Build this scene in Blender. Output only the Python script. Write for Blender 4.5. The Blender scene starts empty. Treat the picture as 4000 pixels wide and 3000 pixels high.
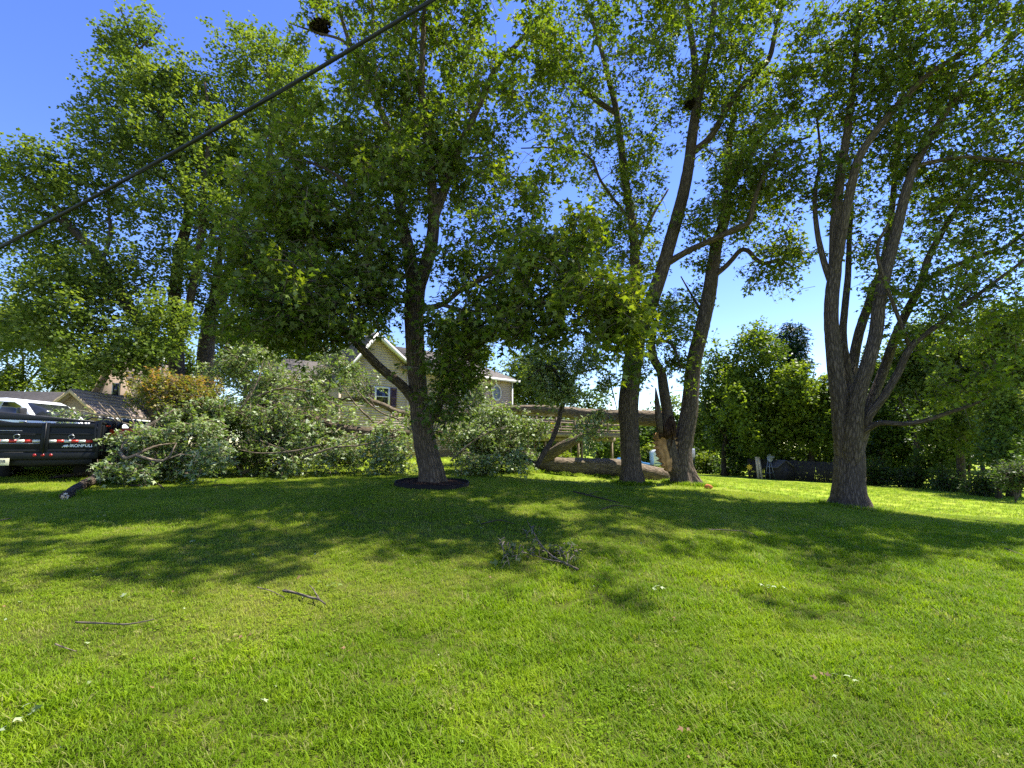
import bpy, math, random
import numpy as np
from mathutils import Vector, Matrix

# ---------------------------------------------------------------- camera, sky, sun, exposure
scene = bpy.context.scene
COL = scene.collection
F = 1900.0                      # focal length in photograph pixels (4000 wide)
PITCH = math.atan(240.0 / F)    # horizon lies 240 px under the picture centre
EYE = 1.6
K = F / 1453.0

cam_data = bpy.data.cameras.new("camera")
cam_data.sensor_width = 36.0
cam_data.lens = 36.0 * F / 4000.0
cam_data.clip_start = 0.05
cam_data.clip_end = 3000.0
cam = bpy.data.objects.new("camera", cam_data)
COL.objects.link(cam)
cam.location = (0, 0, EYE)
cam.rotation_euler = (math.radians(90) + PITCH, 0, 0)
scene.camera = cam

SUN_EL = math.radians(60)
SUN_H = Vector((0.91, 0.415, 0)).normalized()
SUN_DIR = Vector((SUN_H.x * math.cos(SUN_EL), SUN_H.y * math.cos(SUN_EL), math.sin(SUN_EL)))
world = bpy.data.worlds.new("World")
scene.world = world
world.use_nodes = True
wn = world.node_tree
sky = wn.nodes.new("ShaderNodeTexSky")
sky.sky_type = 'NISHITA'
sky.sun_disc = False
sky.sun_elevation = SUN_EL
sky.sun_rotation = math.atan2(SUN_H.x, SUN_H.y)
sky.air_density = 1.0
sky.dust_density = 0.05
sky.ozone_density = 2.5
hs = wn.nodes.new("ShaderNodeHueSaturation")
hs.inputs["Saturation"].default_value = 1.22
hs.inputs["Hue"].default_value = 0.522
wn.links.new(sky.outputs[0], hs.inputs["Color"])
wn.links.new(hs.outputs[0], wn.nodes["Background"].inputs[0])
wn.nodes["Background"].inputs[1].default_value = 0.12

sun_data = bpy.data.lights.new("sun", 'SUN')
sun_data.energy = 5.0
sun_data.angle = math.radians(0.53)
sun_data.color = (1.0, 0.95, 0.86)
sun = bpy.data.objects.new("sun", sun_data)
COL.objects.link(sun)
sun.rotation_euler = SUN_DIR.to_track_quat('Z', 'Y').to_euler()
sun.location = (30, 15, 60)

scene.view_settings.view_transform = 'Standard'
scene.view_settings.look = 'None'
scene.view_settings.exposure = 1.42
scene.view_settings.gamma = 1.0
scene.view_settings.use_curve_mapping = False
scene.render.engine = 'CYCLES'
scene.cycles.max_bounces = 12
scene.cycles.diffuse_bounces = 6
scene.cycles.transmission_bounces = 8
scene.cycles.transparent_max_bounces = 12
scene.cycles.use_denoising = False

# ---------------------------------------------------------------- helpers
RNG = np.random.default_rng(7)
rnd = random.Random(5)
SP, CP = math.sin(PITCH), math.cos(PITCH)

def P(px, py, yn, raw=False):
    """a point of the place seen along a direction of the photograph at depth yn (metres times K)"""
    Y = yn if raw else yn * K
    u = (px - 2000.0) / F
    v = (1500.0 - py) / F
    t = Y / (CP - SP * v)
    return np.array([u * t, Y, EYE + t * (SP + CP * v)])

# ground relief: smooth surface through surveyed points
_gp = [(0, 0, 0), (-4, 0.5, .05), (4, 0.5, -.05), (0, 3, .03), (-4, 4, .2), (5, 4, -.05), (0, 6.5, .27), (10, 6, -.2), (-9, 5, .35), (-14, 8, .6), (15, 5, -.4)]
for px, py, yn in ((1690, 1895, 9), (2460, 1885, 11.9), (2690, 1893, 11.9), (3310, 1980, 10), (3080, 1872, 32), (2630, 1846, 42),
                   (3900, 1945, 19), (2250, 1806, 17), (1500, 1800, 16), (170, 1888, 9.5), (400, 1925, 8.3), (100, 1806, 12.2),
                   (900, 1850, 12), (2250, 1850, 13.2), (700, 1780, 22), (2900, 1920, 14), (3000, 1888, 22), (3600, 1905, 27)):
    q = P(px, py, yn)
    _gp.append(tuple(q))
_gp += [(-60, 60, 1.0), (0, 90, -1.0), (60, 60, -2.0), (60, 10, -1.5), (-60, 5, .6), (0, -15, -.2), (-30, -15, 0), (30, -15, -.6), (-28, 30, 1.0)]
_gp = np.array(_gp, float)
def _kern(d2):
    return -np.sqrt(d2 + 6.0)
def _solve():
    n = len(_gp)
    d2 = ((_gp[:, None, :2] - _gp[None, :, :2]) ** 2).sum(-1)
    A = np.zeros((n + 1, n + 1))
    A[:n, :n] = _kern(d2) - 0.05 * np.eye(n)
    A[:n, n] = 1
    A[n, :n] = 1
    b = np.zeros(n + 1)
    b[:n] = _gp[:, 2]
    return np.linalg.solve(A, b)
_gw = _solve()
def gz(x, y):
    x = np.atleast_1d(np.asarray(x, float)); y = np.atleast_1d(np.asarray(y, float))
    out = np.empty(x.shape)
    for i in range(0, len(x), 20000):
        d2 = (x[i:i + 20000, None] - _gp[None, :, 0]) ** 2 + (y[i:i + 20000, None] - _gp[None, :, 1]) ** 2
        out[i:i + 20000] = _kern(d2) @ _gw[:-1] + _gw[-1]
    r = np.hypot(x, y - 20)
    w = np.clip((r - 70) / 60, 0, 1)
    out = out * (1 - w) + (-1.0) * w
    out += 0.012 * np.sin(x * 1.7 + 0.6 * y) * np.sin(y * 1.3 - .4 * x)
    return out
def g1(x, y):
    return float(gz([x], [y])[0])

def on_ground(px, py):
    """where the viewing direction of a photograph point meets the lawn"""
    u = (px - 2000.0) / F; v = (1500.0 - py) / F
    ts = np.linspace(1.5, 60, 1200)
    X = u * ts; Y = ts * (CP - SP * v); Z = EYE + ts * (SP + CP * v)
    G = gz(X, Y)
    k = np.argmax(Z < G)
    return np.array([X[k], Y[k], G[k]])

class MB:
    """collects geometry for one mesh object"""
    def __init__(self):
        self.v = []; self.f4 = []; self.f3 = []; self.fn = []; self.n = 0; self.at = []; self.mi = []
    def add(self, verts, quads=None, tris=None, ngons=None, attr=None):
        verts = np.asarray(verts, float).reshape(-1, 3)
        b = self.n
        self.v.append(verts); self.n += len(verts)
        if quads is not None and len(quads): self.f4.append(np.asarray(quads, int).reshape(-1, 4) + b)
        if tris is not None and len(tris): self.f3.append(np.asarray(tris, int).reshape(-1, 3) + b)
        if ngons:
            for g in ngons: self.fn.append([i + b for i in g])
        self.at.append(np.zeros((len(verts), 3)) if attr is None else np.asarray(attr, float).reshape(-1, 3))
        return self
    def box(self, lo, hi, M=None):
        x0, y0, z0 = lo; x1, y1, z1 = hi
        v = np.array([(x0, y0, z0), (x1, y0, z0), (x1, y1, z0), (x0, y1, z0), (x0, y0, z1), (x1, y0, z1), (x1, y1, z1), (x0, y1, z1)], float)
        if M is not None: v = v @ np.array(M)[:3, :3].T + np.array(M)[:3, 3]
        return self.add(v, [(0, 3, 2, 1), (4, 5, 6, 7), (0, 1, 5, 4), (1, 2, 6, 5), (2, 3, 7, 6), (3, 0, 4, 7)])
    def prism(self, poly, a, b, axis='y'):
        """extrude a polygon given in the plane across axis between a and b"""
        n = len(poly)
        def mk(p, t):
            return {'y': (p[0], t, p[1]), 'x': (t, p[0], p[1]), 'z': (p[0], p[1], t)}[axis]
        v = [mk(p, a) for p in poly] + [mk(p, b) for p in poly]
        q = [(i, (i + 1) % n, (i + 1) % n + n, i + n) for i in range(n)]
        return self.add(v, q, None, [list(range(n))[::-1], [i + n for i in range(n)]])
    def cyl(self, p0, p1, r0, r1=None, sides=16, cap=True):
        r1 = r0 if r1 is None else r1
        p0 = np.array(p0, float); p1 = np.array(p1, float)
        d = p1 - p0; d /= np.linalg.norm(d)
        a = np.cross(d, (0, 0, 1) if abs(d[2]) < .9 else (1, 0, 0)); a /= np.linalg.norm(a); c = np.cross(d, a)
        t = np.arange(sides) / sides * 2 * np.pi
        ring = np.cos(t)[:, None] * a + np.sin(t)[:, None] * c
        v = np.vstack([p0 + ring * r0, p1 + ring * r1])
        q = [(i, (i + 1) % sides, (i + 1) % sides + sides, i + sides) for i in range(sides)]
        ng = [list(range(sides))[::-1], [i + sides for i in range(sides)]] if cap else None
        return self.add(v, q, None, ng)
    def ring_tube(self, c, R, r, normal, n=24, m=8, arc=2 * math.pi, a0=0):
        nrm = np.array(normal, float); nrm /= np.linalg.norm(nrm)
        a = np.cross(nrm, (0, 0, 1) if abs(nrm[2]) < .9 else (1, 0, 0)); a /= np.linalg.norm(a); b = np.cross(nrm, a)
        pts = [np.array(c) + R * (math.cos(a0 + arc * i / n) * a + math.sin(a0 + arc * i / n) * b) for i in range(n + 1)]
        return tube(self, np.array(pts), np.full(n + 1, r), m)
    def build(self, name, mat, parent=None, smooth=False, attr=None, recenter=None, bevel=0):
        me = bpy.data.meshes.new(name)
        V = np.vstack(self.v) if self.v else np.zeros((0, 3))
        if recenter is not None: V = V - np.asarray(recenter)
        faces_n = [len(x) for x in self.f4]
        L = []; S = []; st = 0
        for blk, k in ((self.f4, 4), (self.f3, 3)):
            for q in blk:
                L.append(q.reshape(-1)); S.append(np.arange(len(q)) * k + st); st += len(q) * k
        for g in self.fn:
            L.append(np.array(g)); S.append(np.array([st])); st += len(g)
        L = np.concatenate(L).astype(np.int32); S = np.concatenate(S).astype(np.int32)
        me.vertices.add(len(V)); me.vertices.foreach_set("co", V.astype(np.float32).reshape(-1))
        me.loops.add(len(L)); me.loops.foreach_set("vertex_index", L)
        me.polygons.add(len(S)); me.polygons.foreach_set("loop_start", S)
        me.update(calc_edges=True)
        if smooth: me.polygons.foreach_set("use_smooth", np.ones(len(S), bool))
        if attr:
            A = np.vstack(self.at).astype(np.float32)
            la = me.attributes.new(attr, 'FLOAT_VECTOR', 'POINT')
            la.data.foreach_set("vector", A.reshape(-1))
        me.validate()
        if mat: me.materials.append(mat)
        o = bpy.data.objects.new(name, me)
        COL.objects.link(o)
        if parent is not None: o.parent = parent
        if bevel:
            b = o.modifiers.new("bevel", 'BEVEL'); b.width = bevel; b.segments = 2; b.limit_method = 'ANGLE'
        return o

def tag(o, label=None, cat=None, group=None, kind=None):
    if label: o["label"] = label
    if cat: o["category"] = cat
    if group: o["group"] = group
    if kind: o["kind"] = kind
    return o
def empty(name, loc, rz=0, label=None, cat=None, group=None):
    e = bpy.data.objects.new(name, None)
    e.empty_display_size = .2
    COL.objects.link(e)
    e.location = [float(c) for c in loc]; e.rotation_euler = (0, 0, rz)
    return tag(e, label, cat, group)
def share(name, src, parent, loc=(0, 0, 0), rot=(0, 0, 0), scale=(1, 1, 1)):
    o = bpy.data.objects.new(name, src.data)
    COL.objects.link(o); o.parent = parent; o.location = loc; o.rotation_euler = rot; o.scale = scale
    return o

def resample(pts, step):
    """Catmull-Rom through (x,y,z,r) rows"""
    pts = np.asarray(pts, float)
    if len(pts) == 2:
        n = max(2, int(np.linalg.norm(pts[1, :3] - pts[0, :3]) / step) + 1)
        t = np.linspace(0, 1, n)[:, None]
        return pts[0] * (1 - t) + pts[1] * t
    ext = np.vstack([2 * pts[0] - pts[1], pts, 2 * pts[-1] - pts[-2]])
    ext[:, 3] = np.clip(ext[:, 3], .002, None)
    out = []
    for i in range(1, len(ext) - 2):
        p0, p1, p2, p3 = ext[i - 1:i + 3]
        n = max(2, int(np.linalg.norm(p2[:3] - p1[:3]) / step) + 1)
        t = np.linspace(0, 1, n, endpoint=False)[:, None]
        out.append(.5 * (2 * p1 + (p2 - p0) * t + (2 * p0 - 5 * p1 + 4 * p2 - p3) * t ** 2 + (3 * p1 - p0 - 3 * p2 + p3) * t ** 3))
    out.append(pts[-1:])
    o = np.vstack(out)
    o[:, 3] = np.clip(o[:, 3], .003, None)
    return o

def tube(mb, pts, rad, sides=6, rough=0, flare=0, cap=True, seed=0):
    pts = np.asarray(pts, float); rad = np.asarray(rad, float)
    n = len(pts)
    T = np.gradient(pts, axis=0)
    T /= np.linalg.norm(T, axis=1)[:, None] + 1e-9
    a = np.cross(T[0], (0.13, 1, 0.07) if abs(T[0][1]) < .9 else (1, 0, 0)); a /= np.linalg.norm(a)
    Aa = np.empty((n, 3)); Aa[0] = a
    for i in range(1, n):
        a = a - T[i] * np.dot(a, T[i]); a /= np.linalg.norm(a) + 1e-9; Aa[i] = a
    B = np.cross(T, Aa)
    s = np.concatenate([[0], np.cumsum(np.linalg.norm(np.diff(pts, axis=0), axis=1))])
    ang = np.arange(sides) / sides * 2 * np.pi
    R = np.repeat(rad[:, None], sides, 1)
    if rough:
        rg = np.random.default_rng(seed + 11)
        m = np.ones((n, sides))
        for k in (2, 3, 5):
            m += rough * .5 / k * 2 * np.sin(k * ang[None] + rg.uniform(0, 6.3) + rg.uniform(-.8, .8) * s[:, None] + .5 * np.sin(s[:, None] * rg.uniform(.6, 1.6)))
        kk = max(5, int(round(sides / 4)))
        m += rough * .45 * np.sin(kk * ang[None] + 1.3 * np.sin(s[:, None] * 1.1 + rg.uniform(0, 6)) + .8 * np.sin(s[:, None] * 3.1 + ang[None] * 2))
        m += rough * .35 * rg.normal(size=(n, sides))
        R = R * m
    if flare:
        rg = np.random.default_rng(seed + 5)
        e = np.exp(-s[:, None] / .30)
        R = R * (1 + flare * e * (.75 + .55 * np.cos(5 * ang[None] + rg.uniform(0, 6)) * (1 + 0.5 * np.cos(2 * ang[None] + 1)) ))
    V = pts[:, None] + R[..., None] * (np.cos(ang)[None, :, None] * Aa[:, None] + np.sin(ang)[None, :, None] * B[:, None])
    at = np.empty((n, sides, 3)); rm = float(np.mean(rad))
    at[..., 0] = rm * np.cos(ang); at[..., 1] = rm * np.sin(ang); at[..., 2] = s[:, None] + seed * 3.7
    i = np.arange(n - 1)[:, None] * sides; j = np.arange(sides)[None]; j2 = (j + 1) % sides
    Q = np.stack([i + j, i + j2, i + sides + j2, i + sides + j], -1).reshape(-1, 4)
    ng = [[(n - 1) * sides + k for k in range(sides)], list(range(sides))[::-1]] if cap else None
    mb.add(V.reshape(-1, 3), Q, None, ng, at)
    return mb

# ---------------------------------------------------------------- materials
MAT = {}
def new_mat(name):
    m = bpy.data.materials.new(name); m.use_nodes = True
    nt = m.node_tree
    return m, nt, nt.nodes["Principled BSDF"]
def N(nt, t, **kw):
    n = nt.nodes.new(t)
    for k, v in kw.items(): setattr(n, k, v)
    return n
def ramp(nt, fac, stops):
    r = N(nt, "ShaderNodeValToRGB")
    el = r.color_ramp.elements
    while len(el) < len(stops): el.new(.5)
    for e, (p, c) in zip(el, stops):
        e.position = p; e.color = (*c, 1)
    nt.links.new(fac, r.inputs[0])
    return r.outputs[0]
def noise(nt, vec, scale, detail=4, rough=.55, dist=0):
    n = N(nt, "ShaderNodeTexNoise")
    n.inputs["Scale"].default_value = scale; n.inputs["Detail"].default_value = detail
    n.inputs["Roughness"].default_value = rough; n.inputs["Distortion"].default_value = dist
    if vec is not None: nt.links.new(vec, n.inputs["Vector"])
    return n.outputs["Fac"]
def mixc(nt, fac, a, b, mode='MIX'):
    m = N(nt, "ShaderNodeMix", data_type='RGBA', blend_type=mode)
    for sock, val in ((m.inputs[0], fac), (m.inputs[6], a), (m.inputs[7], b)):
        if isinstance(val, (int, float)): sock.default_value = val
        elif isinstance(val, tuple): sock.default_value = (*val, 1)
        else: nt.links.new(val, sock)
    return m.outputs[2]
def mapping(nt, vec, scale):
    m = N(nt, "ShaderNodeMapping"); m.inputs["Scale"].default_value = scale
    nt.links.new(vec, m.inputs["Vector"]); return m.outputs[0]
def bump(nt, h, strength, dist, bsdf):
    b = N(nt, "ShaderNodeBump"); b.inputs["Strength"].default_value = strength; b.inputs["Distance"].default_value = dist
    nt.links.new(h, b.inputs["Height"]); nt.links.new(b.outputs[0], bsdf.inputs["Normal"])

def plain(name, col, rough=.6, var=.12, scale=6, metal=0, spec=.4, bmp=0):
    """paint, plastic or wood of one colour with slight wear"""
    m, nt, b = new_mat(name)
    tc = N(nt, "ShaderNodeTexCoord").outputs["Object"]
    f = noise(nt, tc, scale, 5)
    d = tuple(c * (1 - var) for c in col); l = tuple(min(1, c * (1 + var)) for c in col)
    nt.links.new(ramp(nt, f, [(.3, d), (.7, l)]), b.inputs["Base Color"])
    rr = N(nt, "ShaderNodeMapRange"); rr.inputs[3].default_value = max(.02, rough - .1); rr.inputs[4].default_value = min(1, rough + .1)
    nt.links.new(f, rr.inputs[0]); nt.links.new(rr.outputs[0], b.inputs["Roughness"])
    b.inputs["Metallic"].default_value = metal
    b.inputs["Specular IOR Level"].default_value = spec
    if bmp: bump(nt, noise(nt, tc, scale * 8, 4), .5, bmp, b)
    MAT[name] = m
    return m

def bark_mat(name, dark, light, sc=1.0, moss=0.0):
    m, nt, b = new_mat(name)
    at = N(nt, "ShaderNodeAttribute", attribute_name="bk").outputs["Vector"]
    st = mapping(nt, at, (22 * sc, 22 * sc, 3.2 * sc))
    f1 = noise(nt, st, 1.0, 6, .62, .6)
    vo = N(nt, "ShaderNodeTexVoronoi"); vo.feature = 'DISTANCE_TO_EDGE'; vo.inputs["Scale"].default_value = 1
    st2 = mapping(nt, at, (26 * sc, 26 * sc, 4 * sc))
    wob = N(nt, "ShaderNodeVectorMath", operation='ADD'); nt.links.new(st2, wob.inputs[0])
    nz = N(nt, "ShaderNodeTexNoise"); nz.inputs["Scale"].default_value = .8; nt.links.new(st2, nz.inputs["Vector"])
    nt.links.new(nz.outputs["Color"], wob.inputs[1])
    nt.links.new(wob.outputs[0], vo.inputs["Vector"])
    mr = N(nt, "ShaderNodeMapRange"); mr.inputs[2].default_value = .28; nt.links.new(vo.outputs["Distance"], mr.inputs[0])
    hh = N(nt, "ShaderNodeMath", operation='MULTIPLY_ADD'); hh.inputs[1].default_value = .55
    nt.links.new(mr.outputs[0], hh.inputs[0])
    sc1 = N(nt, "ShaderNodeMath", operation='MULTIPLY'); sc1.inputs[1].default_value = .6; nt.links.new(f1, sc1.inputs[0])
    nt.links.new(sc1.outputs[0], hh.inputs[2])
    c = ramp(nt, hh.outputs[0], [(.2, dark), (.5, tuple((p + q) / 2 for p, q in zip(dark, light))), (.85, light)])
    big = noise(nt, at, 2.2, 3)
    c = mixc(nt, mixfac(nt, big, .45, .7, moss), c, (.10, .115, .055)) if moss else c
    c2 = mixc(nt, mixfac(nt, noise(nt, at, 1.1, 2), .4, .7, .35), c, tuple(x * .62 for x in light))
    nt.links.new(c2, b.inputs["Base Color"])
    b.inputs["Roughness"].default_value = .95
    b.inputs["Specular IOR Level"].default_value = .1
    bump(nt, hh.outputs[0], 1.0, .035 / sc, b)
    MAT[name] = m
    return m
def mixfac(nt, f, lo, hi, mx=1.0):
    mr = N(nt, "ShaderNodeMapRange"); mr.inputs[1].default_value = lo; mr.inputs[2].default_value = hi; mr.inputs[4].default_value = mx
    nt.links.new(f, mr.inputs[0]); return mr.outputs[0]

def leaf_mat(name, cols, under, trans=.42, rough=.45, spec=.35, tboost=(1.25, 1.3, .55)):
    """leaf blade: upper side from cols by leaf, paler underside, light shines through"""
    m, nt, b = new_mat(name)
    at = N(nt, "ShaderNodeAttribute", attribute_name="lv").outputs["Vector"]
    sx = N(nt, "ShaderNodeSeparateXYZ"); nt.links.new(at, sx.inputs[0])
    c = ramp(nt, sx.outputs[0], [(i / (len(cols) - 1), q) for i, q in enumerate(cols)])
    geo = N(nt, "ShaderNodeNewGeometry")
    cc = mixc(nt, geo.outputs["Backfacing"], c, mixc(nt, .55, c, under))
    nt.links.new(cc, b.inputs["Base Color"])
    b.inputs["Roughness"].default_value = rough
    b.inputs["Specular IOR Level"].default_value = spec
    tr = N(nt, "ShaderNodeBsdfTranslucent")
    nt.links.new(mixc(nt, 1.0, c, tuple(tboost), 'MULTIPLY'), tr.inputs["Color"])
    mx = N(nt, "ShaderNodeMixShader"); mx.inputs[0].default_value = trans
    nt.links.new(b.outputs[0], mx.inputs[1]); nt.links.new(tr.outputs[0], mx.inputs[2])
    nt.links.new(mx.outputs[0], nt.nodes["Material Output"].inputs[0])
    MAT[name] = m
    return m

bark_mat("bark_grey", (.028, .021, .015), (.165, .124, .088))
bark_mat("bark_dark", (.024, .018, .013), (.125, .096, .07))
bark_mat("bark_log", (.055, .042, .030), (.30, .235, .165), 1.0, .25)
bark_mat("bark_stem", (.035, .026, .018), (.19, .145, .10), 1.0, .2)
bark_mat("bark_twig", (.06, .048, .036), (.20, .165, .125), 2.0)
leaf_mat("leaf_maple", [(.034, .070, .008), (.080, .132, .010), (.14, .195, .013), (.24, .285, .017)], (.27, .31, .16), .5, .55, .12, (1.35, 1.35, .5))
leaf_mat("leaf_back", [(.040, .074, .012), (.080, .125, .018), (.13, .18, .024), (.20, .24, .03)], (.24, .27, .16), .5, .55, .12, (1.35, 1.35, .5))
leaf_mat("leaf_fallen", [(.05, .095, .018), (.11, .17, .035), (.19, .26, .06), (.29, .35, .10)], (.50, .56, .36), .35)
leaf_mat("leaf_wood", [(.026, .055, .009), (.055, .098, .013), (.09, .145, .018), (.14, .195, .022)], (.17, .21, .10), .45, .5, .2)
leaf_mat("leaf_locust", [(.035, .065, .009), (.085, .135, .012), (.15, .205, .014), (.24, .285, .018)], (.18, .22, .08), .45, .5, .2)
leaf_mat("leaf_conifer", [(.008, .028, .010), (.016, .045, .014), (.025, .06, .018)], (.03, .06, .03), .15)
leaf_mat("leaf_shrub", [(.06, .10, .012), (.13, .18, .02), (.25, .24, .03), (.40, .19, .045)], (.22, .2, .10))
plain("wood_torn", (.42, .235, .10), .9, .45, 7, 0, .1, .01)
plain("wood_pale", (.78, .66, .46), .9, .25, 18, 0, .1, .01)
plain("wood_rot", (.060, .035, .022), 1, .6, 9, 0, .05, .03)
plain("wood_deck", (.19, .145, .105), .85, .25, 3, 0, .1, .002)
plain("wood_new", (.62, .48, .30), .8, .15, 4, 0, .2, .001)
plain("wood_fence", (.045, .038, .033), .9, .3, 3, 0, .1, .002)
plain("siding", (.43, .345, .255), .65, .05, 1.5, 0, .3)
plain("siding_yellow", (.40, .31, .16), .8, .12, 2, 0, .2)
plain("siding_pink", (.40, .30, .23), .8, .10, 2, 0, .2)
plain("trim_white", (.62, .60, .55), .5, .05, 4)
plain("shutter_purple", (.085, .045, .05), .5, .12, 6)
plain("black_paint", (.010, .011, .011), .42, .3, 3, 0, .22)
plain("black_plastic", (.022, .022, .024), .5, .2, 8)
plain("rubber", (.018, .018, .018), .85, .2, 12, 0, .2)
plain("steel", (.35, .36, .37), .4, .1, 8, 1.0)
plain("white_paint", (.76, .78, .82), .22, .03, 3, 0, .5)
plain("reflector_red", (.62, .045, .03), .35, .08, 20)
plain("reflector_white", (.72, .70, .62), .35, .06, 20)
plain("lamp_red", (.35, .02, .02), .2, .1, 20)
plain("orange_paint", (.80, .075, .015), .35, .08, 6)
plain("decal_white", (.80, .82, .83), .5, .03, 20)
plain("plate_base", (.72, .68, .45), .45, .1, 20)
plain("ink_dark", (.03, .04, .06), .5, .1, 20)
plain("edging_plastic", (.014, .012, .011), .7, .3, 5, 0, .12)
plain("mulch", (.055, .034, .024), 1, .6, 30, 0, .05, .02)
plain("cable_black", (.012, .012, .013), .6, .2, 4)
plain("camper_white", (.72, .73, .72), .4, .06, 3)
plain("camper_metal", (.42, .44, .46), .35, .08, 3, .6)
plain("metal_grey", (.32, .33, .34), .45, .1, 5, .5)
plain("pot_clay", (.45, .17, .075), .8, .12, 9)
plain("petal_yellow", (.85, .55, .02), .6, .1, 9)
plain("car_blue", (.05, .18, .42), .3, .1, 5)
plain("nest", (.04, .028, .018), 1, .5, 20, 0, .05, .01)
plain("dry_leaf", (.16, .09, .035), .8, .3, 30)
plain("leaf_pale", (.24, .29, .14), .7, .15, 30)
plain("brick_orange", (.46, .17, .06), .9, .3, 14, 0, .1, .01)
def glass_mat():
    m, nt, b = new_mat("glass_dark")
    tc = N(nt, "ShaderNodeTexCoord").outputs["Object"]
    nt.links.new(ramp(nt, noise(nt, tc, 1.5, 2), [(.3, (.012, .014, .017)), (.7, (.03, .034, .038))]), b.inputs["Base Color"])
    b.inputs["Roughness"].default_value = .06; b.inputs["Specular IOR Level"].default_value = .6
    MAT["glass_dark"] = m
glass_mat()
def shingle_mat(name, a, c):
    m, nt, b = new_mat(name)
    tc = N(nt, "ShaderNodeTexCoord").outputs["Object"]
    f = noise(nt, tc, 5, 4); f2 = noise(nt, tc, 90, 2)
    col = mixc(nt, .35, ramp(nt, f, [(.3, a), (.7, c)]), ramp(nt, f2, [(.3, tuple(x * .5 for x in a)), (.7, c)]))
    nt.links.new(col, b.inputs["Base Color"]); b.inputs["Roughness"].default_value = .95; b.inputs["Specular IOR Level"].default_value = .1
    bump(nt, f2, .6, .004, b)
    MAT[name] = m
shingle_mat("shingle_grey", (.12, .105, .095), (.20, .18, .165))
shingle_mat("shingle_tan", (.20, .155, .125), (.31, .25, .21))
shingle_mat("shingle_dark", (.07, .065, .065), (.12, .11, .11))

# turf colours, shared by the soil sheet and the blades so that patches agree
BOUND = [(-14, 3.4), (-6, 3.25), (-2.3, 3.5), (-1.2, 4.0), (.3, 5.6), (2.2, 7.0), (4.5, 8.6), (8, 10.3), (14, 12.5), (30, 17)]
def is_long(x, y):
    bx = np.array([b[0] for b in BOUND]); by = np.array([b[1] for b in BOUND])
    return np.interp(x, bx, by) - y      # >0 : unmown verge
def turf_colour(nt, hue_shift):
    pos = N(nt, "ShaderNodeNewGeometry").outputs["Position"]
    flat = mapping(nt, pos, (1, 1, 0))
    n1 = noise(nt, flat, .55, 3); n2 = noise(nt, flat, 2.3, 4); n3 = noise(nt, flat, 9, 3)
    wv = N(nt, "ShaderNodeTexWave"); wv.inputs["Scale"].default_value = .42; wv.inputs["Distortion"].default_value = 2.5; wv.inputs["Detail"].default_value = 1; nt.links.new(mapping(nt, flat, (.35, 1, 0)), wv.inputs["Vector"])
    if hue_shift == 'long':
        c = ramp(nt, n1, [(.3, (.115, .195, .006)), (.5, (.175, .275, .009)), (.72, (.26, .345, .014))])
        c = mixc(nt, mixfac(nt, n2, .5, .75, .6), c, (.32, .41, .015))
        c = mixc(nt, mixfac(nt, n3, .62, .8, .35), c, (.30, .26, .07))
    else:
        c = ramp(nt, n1, [(.3, (.155, .235, .014)), (.5, (.235, .315, .022)), (.72, (.34, .38, .05))])
        c = mixc(nt, mixfac(nt, n2, .52, .75, .65), c, (.37, .35, .085))
        c = mixc(nt, mixfac(nt, n3, .55, .75, .4), c, (.17, .26, .012))
    c = mixc(nt, mixfac(nt, wv.outputs["Fac"], .2, .8, .22), c, mixc(nt, 1.0, c, (.62, .72, .6), 'MULTIPLY'))
    return c
def turf_blade_mat(name, kind, trans=.42):
    m, nt, b = new_mat(name)
    c = turf_colour(nt, kind)
    at = N(nt, "ShaderNodeAttribute", attribute_name="lv").outputs["Vector"]
    sx = N(nt, "ShaderNodeSeparateXYZ"); nt.links.new(at, sx.inputs[0])
    rn = N(nt, "ShaderNodeObjectInfo").outputs["Random"]
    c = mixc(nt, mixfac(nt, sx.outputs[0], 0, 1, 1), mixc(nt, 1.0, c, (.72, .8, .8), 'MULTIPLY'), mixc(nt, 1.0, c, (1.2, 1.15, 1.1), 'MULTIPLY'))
    c = mixc(nt, mixfac(nt, rn, .86, .95, .7), c, (.34, .30, .12))
    nt.links.new(c, b.inputs["Base Color"])
    b.inputs["Roughness"].default_value = .55; b.inputs["Specular IOR Level"].default_value = .1
    tr = N(nt, "ShaderNodeBsdfTranslucent")
    nt.links.new(mixc(nt, 1.0, c, (1.25, 1.3, .6), 'MULTIPLY'), tr.inputs["Color"])
    mx = N(nt, "ShaderNodeMixShader"); mx.inputs[0].default_value = trans
    nt.links.new(b.outputs[0], mx.inputs[1]); nt.links.new(tr.outputs[0], mx.inputs[2])
    nt.links.new(mx.outputs[0], nt.nodes["Material Output"].inputs[0])
    MAT[name] = m
turf_blade_mat("blade_long", 'long'); turf_blade_mat("blade_mown", 'mown')
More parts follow.
